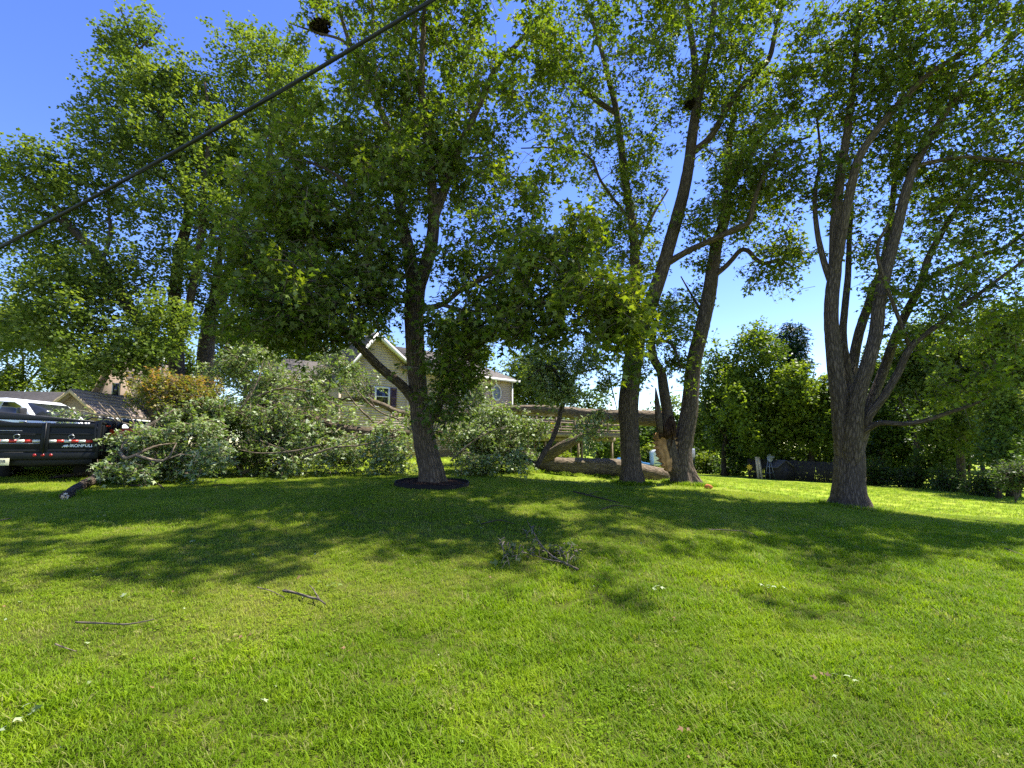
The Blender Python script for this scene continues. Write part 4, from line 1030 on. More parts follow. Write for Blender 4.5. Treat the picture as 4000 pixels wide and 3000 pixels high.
# trunk lying on the lawn behind the two standing maples
FL = [[(2612, 1868, 12.9, .30), (2500, 1846, 13.0, .31), (2420, 1828, 13.1, .30), (2307, 1822, 13.2, .285), (2200, 1818, 13.3, .27), (2126, 1808, 13.4, .25), (2058, 1790, 13.5, .22), (1990, 1770, 13.6, .16), (1900, 1740, 13.7, .09)],
      [(2110, 1800, 13.3, .20), (2194, 1747, 13.0, .185), (2262, 1711, 12.9, .165), (2325, 1672, 12.9, .13), (2350, 1640, 12.9, .08)],
      [(2058, 1790, 13.5, .10), (1990, 1720, 13.2, .06), (1930, 1640, 12.9, .035)],
      [(1990, 1770, 13.6, .08), (1930, 1795, 12.8, .04), (1850, 1780, 12.2, .02)]]
e, b0, pp = tree("fallen_tree", "thick fallen trunk lying on the grass behind the straight maple", "fallen tree", FL, [
    (2010, 1690, 90, 60, 12.9, .8, 22), (1900, 1740, 110, 55, 12.3, .9, 34), (2000, 1775, 90, 35, 12.4, .8, 20), (1830, 1700, 80, 70, 12, .8, 24), (1870, 1800, 80, 22, 11.4, .6, 14), (1930, 1620, 70, 60, 12.6, .8, 20), (2080, 1660, 60, 40, 13, .6, 8)],
    "leaf_fallen", "bark_log", .115, 7, 11, .42, 26, 0, droop=.55, flip=.45, root=False, rough=.06, step=.15, trunk_name="log", limb_name="branch", crown_name="leaves", base=[P(2420, 1828, 13.1)[0], P(2420, 1828, 13.1)[1], g1(*P(2420, 1828, 13.1)[:2])])
torn_end(e, b0, pp[0][0, :3], pp[0][0, :3] - pp[0][3, :3], .28, "wood_rot", 20, 3, .3)

# limb that came down across the deck railing
UL = [[(2582, 1636, 12.6, .27), (2500, 1632, 12.9, .27), (2420, 1628, 13.3, .25), (2307, 1622, 13.9, .235), (2216, 1610, 14.4, .22), (2080, 1600, 14.9, .19), (1954, 1604, 15.0, .165), (1800, 1620, 14.9, .14), (1680, 1625, 14.6, .13), (1560, 1612, 14.2, .12), (1489, 1580, 13.9, .105), (1409, 1561, 13.7, .09), (1300, 1562, 13.4, .07), (1145, 1566, 13.0, .05)],
      [(2330, 1640, 13.7, .16), (2320, 1668, 13.4, .13), (2305, 1700, 13.1, .09)],
      [(1560, 1612, 14.2, .07), (1470, 1660, 13.4, .06), (1380, 1720, 12.6, .04), (1300, 1760, 12.0, .02)],
      [(1305, 1555, 13.3, .06), (1239, 1509, 13.2, .055), (1168, 1490, 13.1, .045), (1088, 1492, 13, .03), (1000, 1470, 12.9, .015)],
      [(1290, 1530, 13.3, .045), (1291, 1500, 13.3, .04), (1272, 1466, 13.3, .036), (1300, 1424, 13.4, .03), (1316, 1386, 13.5, .018)],
      [(1480, 1646, 13.4, .04), (1390, 1580, 13.0, .03), (1343, 1514, 12.8, .015)],
      [(1440, 1570, 13.7, .035), (1452, 1520, 13.6, .028), (1420, 1470, 13.6, .014)],
      [(1800, 1620, 14.9, .06), (1830, 1560, 14.4, .04), (1880, 1500, 14, .02)]]
def heap_blobs(x0, x1, top, seed, step=62, n=5, y_lo=11.0, y_hi=13.4):
    """small uneven clumps filling the heap between its ragged top and the lawn"""
    rg = np.random.default_rng(seed); out = []
    for x in np.arange(x0, x1, step):
        tx, ty = zip(*top); t = float(np.interp(x, tx, ty))
        y = t + 25
        while y < 1815:
            f = (y - t) / (1815 - t)
            if rg.uniform() > .16:
                s = rg.uniform(.6, 1.4)
                out.append((x + rg.uniform(-32, 32), y + rg.uniform(-22, 22), 42 * s, 26 * s, y_hi + (y_lo - y_hi) * f + rg.uniform(-.5, .5), .5, max(2, int(n * s)), .42 + rg.uniform(-.18, .22)))
            y += 52
    return out
UB = heap_blobs(830, 1330, [(830, 1430), (930, 1385), (1020, 1370), (1110, 1400), (1200, 1430), (1330, 1480)], 5) + [(1330, 1400, 70, 60, 13.5, .8, 18), (1300, 1470, 70, 40, 13.4, .7, 12), (1430, 1490, 45, 50, 13.6, .6, 8),
      (1640, 1640, 60, 40, 14.3, .8, 10), (1860, 1540, 60, 60, 14, .7, 14), (1880, 1640, 80, 60, 14, .8, 18), (1020, 1390, 70, 45, 13.3, .8, 12), (930, 1400, 60, 50, 13.2, .8, 8)]
e, b0, pp = tree("fallen_limb", "long broken limb resting across the deck railing and the house front", "fallen tree", UL, UB,
    "leaf_fallen", "bark_log", .125, 5, 11, .52, 22, 0, droop=.7, flip=.38, root=False, rough=.05, step=.15, trunk_name="log", limb_name="branch", crown_name="leaves", base=P(2250, 1615, 14.2))
torn_end(e, b0, pp[0][0, :3], pp[0][0, :3] - pp[0][3, :3], .24, "wood_torn", 26, 5, .25)

# snapped stem on top of the branch heap
e, b0, pp = tree("snapped_stem", "dark snapped stem slanting across the heap left of the bedded maple", "fallen tree", [
    [(1050, 1582, 12.0, .15), (1100, 1588, 12, .145), (1145, 1604, 12, .14), (1239, 1641, 12, .135), (1334, 1670, 12, .13), (1404, 1682, 12, .125), (1500, 1690, 12.1, .11), (1600, 1690, 12.2, .08)],
    [(1060, 1590, 12, .08), (1060, 1640, 11.8, .07), (1044, 1680, 11.6, .06)],
    [(1400, 1680, 12, .06), (1340, 1740, 11.5, .045), (1250, 1770, 11.2, .03), (1150, 1780, 11, .015)],
    [(1540, 1690, 12.1, .05), (1500, 1730, 11.6, .04), (1430, 1760, 11.2, .025)],
    [(1240, 1640, 12, .05), (1150, 1690, 11.6, .035), (1050, 1710, 11.3, .02)]],
    heap_blobs(1060, 1600, [(1060, 1650), (1200, 1690), (1400, 1700), (1500, 1660), (1600, 1690)], 9, 60, 6, 10.9, 11.8) + [(1000, 1640, 80, 60, 11.8, .9, 14)],
    "leaf_fallen", "bark_stem", .125, 5, 11, .50, 20, 0, droop=.5, flip=.35, root=False, rough=.07, step=.12, trunk_name="log", limb_name="branch", crown_name="leaves", base=P(1334, 1790, 12))
torn_end(e, b0, pp[0][0, :3], pp[0][0, :3] - pp[0][3, :3], .13, "wood_rot", 16, 8, .4)

# bare broken branches lying over the heap, each a piece of its own
for k, (lab, rows) in enumerate((
        ("bare grey branch arching over the top of the heap", [(980, 1560, 12.0, .035), (1090, 1520, 12.1, .032), (1200, 1530, 12.2, .028), (1330, 1590, 12.2, .018)]),
        ("pale slender branch slanting up at the heap's left shoulder", [(900, 1640, 11.3, .03), (960, 1570, 11.4, .026), (1010, 1480, 11.6, .02), (1030, 1400, 11.8, .01)]),
        ("thin bare branch crossing low at the heap's foot", [(1180, 1790, 10.4, .026), (1300, 1750, 10.6, .024), (1430, 1735, 10.8, .02), (1560, 1700, 11.2, .012)]),
        ("forked bare branch pointing left from the heap's foot", [(1250, 1740, 10.5, .03), (1130, 1765, 10.4, .026), (1010, 1770, 10.3, .018), (930, 1755, 10.3, .01)]),
        ("pale bare branch beside the house window", [(1560, 1640, 12.6, .03), (1470, 1600, 12.6, .026), (1400, 1530, 12.6, .02), (1370, 1480, 12.7, .01)]),
        ("thin bare branch right of the bedded maple's trunk", [(1760, 1800, 11.2, .024), (1840, 1730, 11.4, .02), (1930, 1680, 11.6, .015), (2010, 1660, 11.8, .008)]))):
    w = np.array([np.append(P(a, b, c), r) for a, b, c, r in rows])
    side = w[1:3].copy(); side[1, :3] += np.array([.15, -.25, .35]); side[:, 3] *= .6
    wood_piece_late.append((lab, [w, side]))
# branch hanging upright beside the deck
tree("hanging_branch", "dark leafy branch propped upright in front of the deck", "branch", [
    [(2096, 1825, 11.0, .07), (2125, 1770, 11.0, .075), (2153, 1725, 11.1, .07), (2178, 1660, 11.2, .068), (2192, 1600, 11.3, .064), (2216, 1544, 11.4, .058), (2235, 1500, 11.5, .05), (2260, 1430, 11.6, .035), (2290, 1350, 11.7, .02)],
    [(2216, 1540, 11.4, .04), (2150, 1432, 11.2, .035), (2060, 1480, 11, .02)],
    [(2100, 1815, 11, .03), (2040, 1790, 10.9, .028), (1990, 1800, 10.8, .015)],
    [(2250, 1460, 11.5, .03), (2360, 1440, 11.3, .025), (2390, 1520, 11.2, .02), (2410, 1600, 11.2, .012)]],
    [(2180, 1460, 90, 70, 11.3, .8, 21, .62), (2130, 1400, 100, 70, 11.3, .8, 16, .62), (2280, 1400, 90, 70, 11.5, .8, 15, .62), (2200, 1540, 70, 50, 11.2, .6, 11, .62), (2090, 1500, 60, 50, 11, .6, 8, .62), (2380, 1490, 40, 60, 11.3, .5, 5, .62), (2290, 1690, 40, 60, 11.5, .4, 6, .62), (2330, 1640, 40, 35, 11.6, .4, 4, .62), (2020, 1790, 40, 30, 10.8, .3, 4, .62)],
    "leaf_fallen", "bark_dark", .115, 7, 11, .40, 12, 0, droop=.6, flip=.2, root=False, rough=.05, step=.15, trunk_name="stem", limb_name="twig", crown_name="leaves", base=P(2096, 1835, 11))

# heap of cut branches behind the trailer
tree("branch_heap", "heap of grey-green cut branches beside the dump trailer", "branches", [
    [(470, 1770, 9.6, .05), (500, 1725, 9.8, .07), (545, 1690, 10, .07), (606, 1650, 10.2, .055), (680, 1600, 10.4, .02)],
    [(420, 1845, 8.8, .05), (500, 1790, 9.2, .04), (600, 1745, 9.5, .03), (690, 1730, 9.8, .015)],
    [(560, 1850, 8.9, .035), (640, 1800, 9.1, .03), (690, 1730, 9.3, .012)],
    [(500, 1730, 9.8, .04), (640, 1680, 10, .03), (760, 1690, 10.2, .015)],
    [(430, 1640, 10.6, .03), (340, 1610, 11.2, .02), (260, 1600, 11.6, .012)],
    [(440, 1640, 10.4, .02), (410, 1600, 10.4, .015), (385, 1570, 10.4, .008)], [(470, 1640, 10.4, .02), (450, 1605, 10.4, .014), (430, 1585, 10.4, .007)], [(540, 1660, 10.2, .02), (500, 1610, 10.3, .014), (475, 1590, 10.4, .007)]],
    heap_blobs(480, 860, [(480, 1690), (560, 1640), (650, 1600), (760, 1590), (860, 1560)], 13, 62, 5, 9.4, 10.9) + [(610, 1730, 90, 55, 9.9, .7, 8), (285, 1618, 30, 6, 11.4, .3, 4), (440, 1838, 40, 12, 9, .3, 5), (560, 1850, 60, 10, 9.2, .4, 6)],
    "leaf_fallen", "bark_log", .11, 6, 10, .34, 12, 0, droop=.45, flip=.45, root=False, rough=.05, step=.15, trunk_name="branch", limb_name="branch", crown_name="leaves", base=P(540, 1850, 9.6))

# broken log in front
def ground_rows(rows):
    out = []
    for px, py, r, lift in rows:
        q = on_ground(px, py); out.append((q[0], q[1], q[2] + lift, r))
    return np.array(out)
def wood_piece(name, label, cat, paths, bark="bark_dark", sides=18, rough=.07, group=None, part="log", step=.08):
    ps = [resample(p, step) for p in paths]
    b0 = ps[0][len(ps[0]) // 2, :3].copy(); b0[2] = g1(b0[0], b0[1])
    if len(ps) == 1:
        mb = MB(); tube(mb, ps[0][:, :3], ps[0][:, 3], sides, rough, 0, True, 2)
        o = mb.build(name, MAT[bark], None, True, "bk", b0); o.location = b0
        return tag(o, label, cat, group), b0, ps
    e = empty(name, b0, 0, label, cat, group)
    for k, p in enumerate(ps):
        mb = MB(); tube(mb, p[:, :3], p[:, 3], sides if k == 0 else max(6, sides // 2), rough, 0, True, k + 1)
        mb.build(part if k == 0 else "branch", MAT[bark], e, True, "bk", b0)
    return e, b0, ps
for lab, ws in wood_piece_late: wood_piece("bare_branch", lab, "branch", ws, "bark_log", 8, .06, "bare branches on the heap", "stem")
e, b0, ps = wood_piece("broken_log", "forked broken log with pale splintered wood near the dump trailer", "log", [
    ground_rows([(582, 1895, .13, .12), (530, 1880, .155, .15), (470, 1875, .155, .2), (420, 1880, .14, .2), (384, 1890, .12, .16), (340, 1905, .105, .12), (290, 1930, .095, .09), (252, 1952, .08, .07)]),
    ground_rows([(470, 1872, .08, .2), (400, 1868, .06, .18), (330, 1868, .05, .12), (240, 1872, .04, .08), (195, 1875, .025, .05)]),
    ground_rows([(450, 1895, .022, .05), (530, 1905, .02, .05), (612, 1900, .018, .05), (640, 1915, .012, .03)])], sides=26, rough=.10)
torn_end(e, b0, ps[0][-1, :3], ps[0][-1, :3] - ps[0][-4, :3], .075, "wood_pale", 18, 2, .22)
torn_end(e, b0, ps[0][len(ps[0]) // 2, :3] + np.array([0.05, -.06, .05]), (-.35, -.5, .55), .12, "wood_pale", 22, 12, .10)
torn_end(e, b0, ps[0][int(len(ps[0]) * .36), :3] + np.array([0, -.05, .07]), (-.6, -.3, .5), .10, "wood_pale", 16, 15, .10)

# ---------------------------------------------------------------- bed round the maple
def bed():
    c = P(1685, 1893, 9.0); R = .86
    n = 64
    cx, cy = c[0] + .02, c[1] - .06
    t = np.arange(n) / n * 2 * np.pi
    wob = 1 + .03 * np.sin(2 * t + .4) + .02 * np.sin(3 * t)
    x = cx + R * wob * np.cos(t); y = cy + R * wob * np.sin(t); z = gz(x, y)
    b0 = np.array([cx, cy, g1(cx, cy)])
    mb = MB()
    prof = [(0, -.05), (.0, .085), (.008, .10), (.022, .10), (.03, .085), (.03, -.05)]
    V = []
    for (dr, dz) in prof:
        f = (R * wob - dr) / (R * wob)
        V.append(np.stack([cx + (x - cx) * f, cy + (y - cy) * f, z + dz + .012 * np.sin(3 * t)], 1))
    V = np.stack(V, 1); m = len(prof)
    i = np.arange(n)[:, None]; j = np.arange(m - 1)[None]; i2 = (i + 1) % n
    Q = np.stack([i * m + j, i2 * m + j, i2 * m + j + 1, i * m + j + 1], -1).reshape(-1, 4)
    mb.add(V.reshape(-1, 3), Q)
    o = mb.build("bed_edging", MAT["edging_plastic"], None, True, None, b0); o.location = b0
    tag(o, "round black plastic edging around the foot of the forked maple", "edging")
    # mulch: heaped disc plus loose chips
    mb = MB(); rings = 9
    V = [np.array([cx, cy, b0[2] + .10])]; 
    for k in range(1, rings):
        f = k / (rings - 1) * .965
        xx = cx + (x - cx) * f; yy = cy + (y - cy) * f
        V.append(np.stack([xx, yy, gz(xx, yy) + .05 + .05 * (1 - f * f) + RNG.normal(0, .006, n)], 1))
    V = np.vstack([v.reshape(-1, 3) for v in V])
    T = [(0, 1 + i, 1 + (i + 1) % n) for i in range(n)]
    Q = [(1 + k * n + i, 1 + (k + 1) * n + i, 1 + (k + 1) * n + (i + 1) % n, 1 + k * n + (i + 1) % n) for k in range(rings - 2) for i in range(n)]
    mb.add(V, Q, T)
    for k in range(700):
        a = RNG.uniform(0, 6.28); r = R * .93 * math.sqrt(RNG.uniform())
        px_, py_ = cx + r * math.cos(a), cy + r * math.sin(a)
        zz = g1(px_, py_) + .055 + .05 * (1 - (r / R) ** 2)
        M = Matrix.Translation((px_, py_, zz)) @ Matrix.Rotation(RNG.uniform(0, 6.3), 4, 'Z') @ Matrix.Rotation(RNG.normal(0, .35), 4, 'X')
        l = RNG.uniform(.015, .045); mb.box((-l, -.008, -.004), (l, .008, .006), M)
    o = mb.build("mulch", MAT["mulch"], None, False, None, b0); o.location = b0
    tag(o, "dark brown bark mulch inside the round bed", "mulch", kind="stuff")
bed()
# ---------------------------------------------------------------- main house
HB = math.radians(40)
HO = P(1322, 1560, 17.5); HO[2] = g1(HO[0], HO[1])
HU = np.array([math.cos(HB), math.sin(HB), 0]); HV = np.array([-math.sin(HB), math.cos(HB), 0])
def HP(px, py, v=0.0):
    """(along, height) on the house front plane (v metres behind it)"""
    u = (px - 2000.0) / F; w = (1500.0 - py) / F
    d = np.array([u, CP - SP * w, SP + CP * w]); o = np.array([0, 0, EYE])
    t = np.dot(HO + HV * v - o, HV) / np.dot(d, HV)
    q = o + d * t - HO
    return float(np.dot(q, HU)), float(q[2])
house = empty("siding_house", HO, HB, "tan lap-sided house with grey roof behind the heap of branches", "house")

def roof_plane(parent, e0, e1, r1, r0, mat, pitch=.16, thick=.09, name="roof"):
    """eave e0-e1, ridge r0-r1 (local coordinates); slab with a shingle course every pitch"""
    e0, e1, r0, r1 = [np.array(q, float) for q in (e0, e1, r0, r1)]
    nrm = np.cross(e1 - e0, r0 - e0)
    if np.linalg.norm(nrm) < 1e-6: nrm = np.cross(e1 - e0, r1 - e0)
    nrm /= np.linalg.norm(nrm)
    if nrm[2] < 0: nrm = -nrm
    mb = MB()
    top = np.array([e0, e1, r1, r0]); low = top - nrm * thick
    mb.add(np.vstack([low, top]), [(0, 3, 2, 1), (4, 5, 6, 7), (0, 1, 5, 4), (1, 2, 6, 5), (2, 3, 7, 6), (3, 0, 4, 7)])
    o = mb.build(name, MAT[mat], parent)
    L = max(np.linalg.norm(r0 - e0), np.linalg.norm(r1 - e1)); n = max(3, int(L / pitch))
    for k in range(n):
        a, b = k / n, min(1.0, (k + 1) / n + .02)
        p = [e0 + (r0 - e0) * a, e1 + (r1 - e1) * a, e1 + (r1 - e1) * b, e0 + (r0 - e0) * b]
        jit = rnd.uniform(-.002, .002)
        mb = MB()
        bot = [q + nrm * .003 for q in p]; tp = [p[0] + nrm * (.024 + jit), p[1] + nrm * (.024 - jit), p[2] + nrm * .006, p[3] + nrm * .006]
        mb.add(np.array(bot + tp), [(0, 3, 2, 1), (4, 5, 6, 7), (0, 1, 5, 4), (1, 2, 6, 5), (2, 3, 7, 6), (3, 0, 4, 7)])
        mb.build("shingle_course", MAT[mat], o)
    return o

def lap_siding(parent, x0f, x1f, z0, z1, y=0.0, mat="siding", pitch=.125, holes=()):
    """overlapping boards on a wall facing -y; x0f/x1f give the board ends by height; holes are (x0,x1,z0,z1)"""
    z = z0
    while z < z1 - .02:
        a, b = x0f(z), x1f(z); a2, b2 = x0f(min(z1, z + pitch)), x1f(min(z1, z + pitch))
        spans = [(a, b, a2, b2)]
        for h in holes:
            if z + pitch > h[2] and z < h[3]:
                ns = []
                for s in spans:
                    if h[0] > s[0] and h[1] < s[1]:
                        ns += [(s[0], h[0], s[2], h[0]), (h[1], s[1], h[1], s[3])]
                    else: ns.append(s)
                spans = ns
        for (p, q, p2, q2) in spans:
            if q - p < .05 or q2 - p2 < .02: continue
            t = pitch + .006
            mb = MB()
            V = [(p, y - .017, z), (q, y - .017, z), (q2, y - .007, z + t), (p2, y - .007, z + t), (p, y - .001, z), (q, y - .001, z), (q2, y - .001, z + t), (p2, y - .001, z + t)]
            mb.add(V, [(0, 1, 2, 3), (0, 4, 5, 1), (1, 5, 6, 2), (3, 2, 6, 7), (0, 3, 7, 4)])
            mb.build("siding_board", MAT[mat], parent)
        z += pitch

def window(parent, x0, x1, z0, z1, y=0., blinds=False, mull=True):
    """casing of four pieces, sash, pane set back behind it"""
    w = MB(); c = .09
    w.box((x0, y - .055, z0), (x0 + c, y + .02, z1)); w.box((x1 - c, y - .055, z0), (x1, y + .02, z1))
    w.box((x0 + c, y - .055, z1 - c), (x1 - c, y + .02, z1)); w.box((x0 + c, y - .055, z0), (x1 - c, y + .02, z0 + c))
    o = w.build("window", MAT["trim_white"], parent)
    p = MB(); p.box((x0 + c - .01, y - .02, z0 + c - .01), (x1 - c + .01, y - .012, z1 - c + .01)); p.build("pane", MAT["glass_dark"], o)
    s = MB(); s.box((x0 - .03, y - .085, z0 - .045), (x1 + .03, y + .01, z0 - .003)); s.build("sill", MAT["trim_white"], o)
    if mull:
        m = MB(); zm = (z0 + z1) / 2
        m.box((x0 + c, y - .04, zm - .02), (x1 - c, y - .021, zm + .02)); m.build("meeting_rail", MAT["trim_white"], o)
    return o
def shutter(parent, x0, x1, z0, z1, y=0.):
    f = MB(); c = .045; zm = z0 + (z1 - z0) * .5
    f.box((x0, y - .06, z0), (x0 + c, y - .027, z1)); f.box((x1 - c, y - .06, z0), (x1, y - .027, z1))
    for za, zb in ((z0, z0 + .13), (zm - .04, zm + .04), (z1 - .10, z1)): f.box((x0 + c, y - .06, za), (x1 - c, y - .027, zb))
    f.box((x0 + c, y - .034, z0 + .13), (x1 - c, y - .028, z1 - .1))
    o = f.build("shutter", MAT["shutter_purple"], parent)
    s = MB(); z = z0 + .15
    while z < z1 - .12:
        if abs(z - zm) > .06:
            s.add([(x0 + c, y - .058, z), (x1 - c, y - .058, z), (x1 - c, y - .036, z + .03), (x0 + c, y - .036, z + .03)], [(0, 1, 2, 3)])
        z += .034
    tag(s.build("louvres", MAT["shutter_purple"], o), kind="stuff")
    return o

def build_house():
    zb = -.1
    # gable wing measured from the photograph
    sR, zR = HP(1597, 1424); sW0, zw1 = HP(1463, 1508); sW1, zw0 = HP(1520, 1590)
    sE = HP(2000, 1480)[0]; zE = HP(1994, 1480)[1]; zL = HP(1322, 1464)[1]
    ridge_s = sR * .47; ridge_z = zR + (sR - ridge_s) * .72
    left = lambda z: 0.0 if z <= zL else (z - zL) / (ridge_z - zL) * ridge_s
    right = lambda z: sR if z <= zR else sR - (z - zR) / (ridge_z - zR) * (sR - ridge_s)
    hm = (sW0 - .02, sW1 + .02, zw0, zw1)
    D = 7.0
    m = MB(); m.prism([(0, zb), (sR, zb), (sR, zR), (ridge_s, ridge_z), (0, zL)], 0, D, 'y'); wall = m.build("gable_wall", MAT["siding"], house)
    lap_siding(wall, left, right, .35, ridge_z - .05, 0, holes=[hm])
    win = window(house, sW0, sW1, zw0, zw1, 0)
    shw = .34
    shutter(house, sW0 - shw - .03, sW0 - .03, zw0 - .02, zw1 - .03); shutter(house, sW1 + .03, sW1 + shw + .03, zw0 - .02, zw1 - .03)
    # corner boards
    c = MB(); c.box((-.03, -.035, zb), (.09, .05, zL)); c.build("corner_board", MAT["siding"], house)
    c = MB(); c.box((sR - .09, -.037, zb), (sR + .03, .05, zR)); c.build("corner_board", MAT["siding"], house)
    # gable roof with white rake boards
    oh = .32; k_r = (ridge_z - zR) / (sR - ridge_s); k_l = (ridge_z - zL) / ridge_s
    roof_plane(house, (-oh, -oh, zL - oh * k_l), (-oh, D, zL - oh * k_l), (ridge_s, D, ridge_z + .04), (ridge_s, -oh, ridge_z + .04), "shingle_grey")
    roof_plane(house, (sR + oh, -oh, zR - oh * k_r), (sR + oh, D, zR - oh * k_r), (ridge_s, D, ridge_z + .04), (ridge_s, -oh, ridge_z + .04), "shingle_grey")
    for sgn, x0, z0 in ((1, sR + oh, zR - oh * k_r), (-1, -oh, zL - oh * k_l)):
        r = MB()
        a = (x0, z0 - .03); b = (ridge_s, ridge_z + .01)
        r.prism([(a[0], a[1]), (b[0], b[1]), (b[0], b[1] - .24), (a[0], a[1] - .2)], -oh - .05, -oh - .012, 'y'); r.build("rake_board", MAT["trim_white"], house)
        r = MB(); r.prism([(a[0], a[1] - .11), (b[0], b[1] - .11), (b[0], b[1] - .15), (a[0], a[1] - .15)], -oh - .01, .0, 'y'); r.build("soffit", MAT["trim_white"], house)
    # right wing with round-topped windows
    m = MB(); m.box((sR + .002, .12, zb), (sE, 6.5, zE)); w2 = m.build("wing_wall", MAT["siding"], house)
    lap_siding(w2, lambda z: sR + .02, lambda z: sE, .35, zE - .02, .12)
    rz = zE + 1.75
    roof_plane(house, (sR - .4, -.25, zE - .1), (sE + .35, -.25, zE - .1), (sE - 2.6, 3.3, rz), (sR - .4, 3.3, rz), "shingle_grey")
    roof_plane(house, (sE + .35, -.25, zE - .1), (sE + .35, 6.9, zE - .1), (sE - 2.6, 3.35, rz), (sE - 2.6, 3.25, rz), "shingle_grey")
    roof_plane(house, (sE + .35, 6.9, zE - .1), (sR - .4, 6.9, zE - .1), (sR - .4, 3.3, rz), (sE - 2.6, 3.3, rz), "shingle_grey")
    g = MB(); g.box((sR + .1, -.36, zE - .23), (sE + .37, -.262, zE - .09)); g.build("gutter", MAT["trim_white"], house)
    g = MB(); g.box((sR + .1, -.26, zE - .2), (sE + .3, .10, zE - .17)); g.build("soffit", MAT["trim_white"], house)
    g = MB(); g.box((sE + .02, .02, zb), (sE + .10, .10, zE - .1)); g.build("downspout", MAT["trim_white"], house)
    for px in (1938, 1812):
        cx, cz = HP(px, 1535, .12)
        # oval window: ring casing and pane with muntins
        ow, oh_ = .36, .50
        n = 28; t = np.arange(n) / n * 2 * np.pi
        def el(f, y): return np.stack([cx + (ow * f) * np.cos(t), np.full(n, y), cz + (oh_ * f) * np.sin(t)], 1)
        V = np.vstack([el(1.0, .085), el(1.0, .04), el(.80, .04), el(.80, .085)])
        Q = [(k * n + i, k * n + (i + 1) % n, (k + 1) * n + (i + 1) % n, (k + 1) * n + i) for k in range(3) for i in range(n)]
        f = MB(); f.add(V, Q); o = f.build("oval_window", MAT["trim_white"], house)
        p = MB(); p.add(el(.83, .075), None, None, [list(range(n))]); p.build("pane", MAT["glass_dark"], o)
        mu = MB(); mu.box((cx - .01, .06, cz - oh_ * .8), (cx + .01, .072, cz + oh_ * .8)); mu.box((cx - ow * .8, .061, cz - .01), (cx + ow * .8, .0715, cz + .01)); tag(mu.build("muntins", MAT["trim_white"], o), kind="stuff")
    # left body set back behind the gable
    yb = 1.5
    m = MB(); m.box((-2.3, yb, zb), (-.002, 7.5, zL - .02)); w3 = m.build("body_wall", MAT["siding"], house)
    lap_siding(w3, lambda z: -2.3, lambda z: -.03, .35, zL - .05, yb)
    s0, z0_ = HP(1247, 1532, yb); s1, z1_ = HP(1287, 1482, yb)
    window(house, s0, s1, z0_ - .15, z1_, yb)
    roof_plane(house, (-2.7, yb - .4, zL - .2), (-.33, yb - .4, zL - .2), (ridge_s, 5.2, ridge_z - .9), (-2.7, 5.2, ridge_z - .9), "shingle_grey")
    g = MB(); g.box((-2.7, yb - .52, zL - .33), (-.36, yb - .415, zL - .19)); g.build("gutter", MAT["trim_white"], house)
    # brick chimney stub on the ridge
    return sE, zE
sE, zE = build_house()

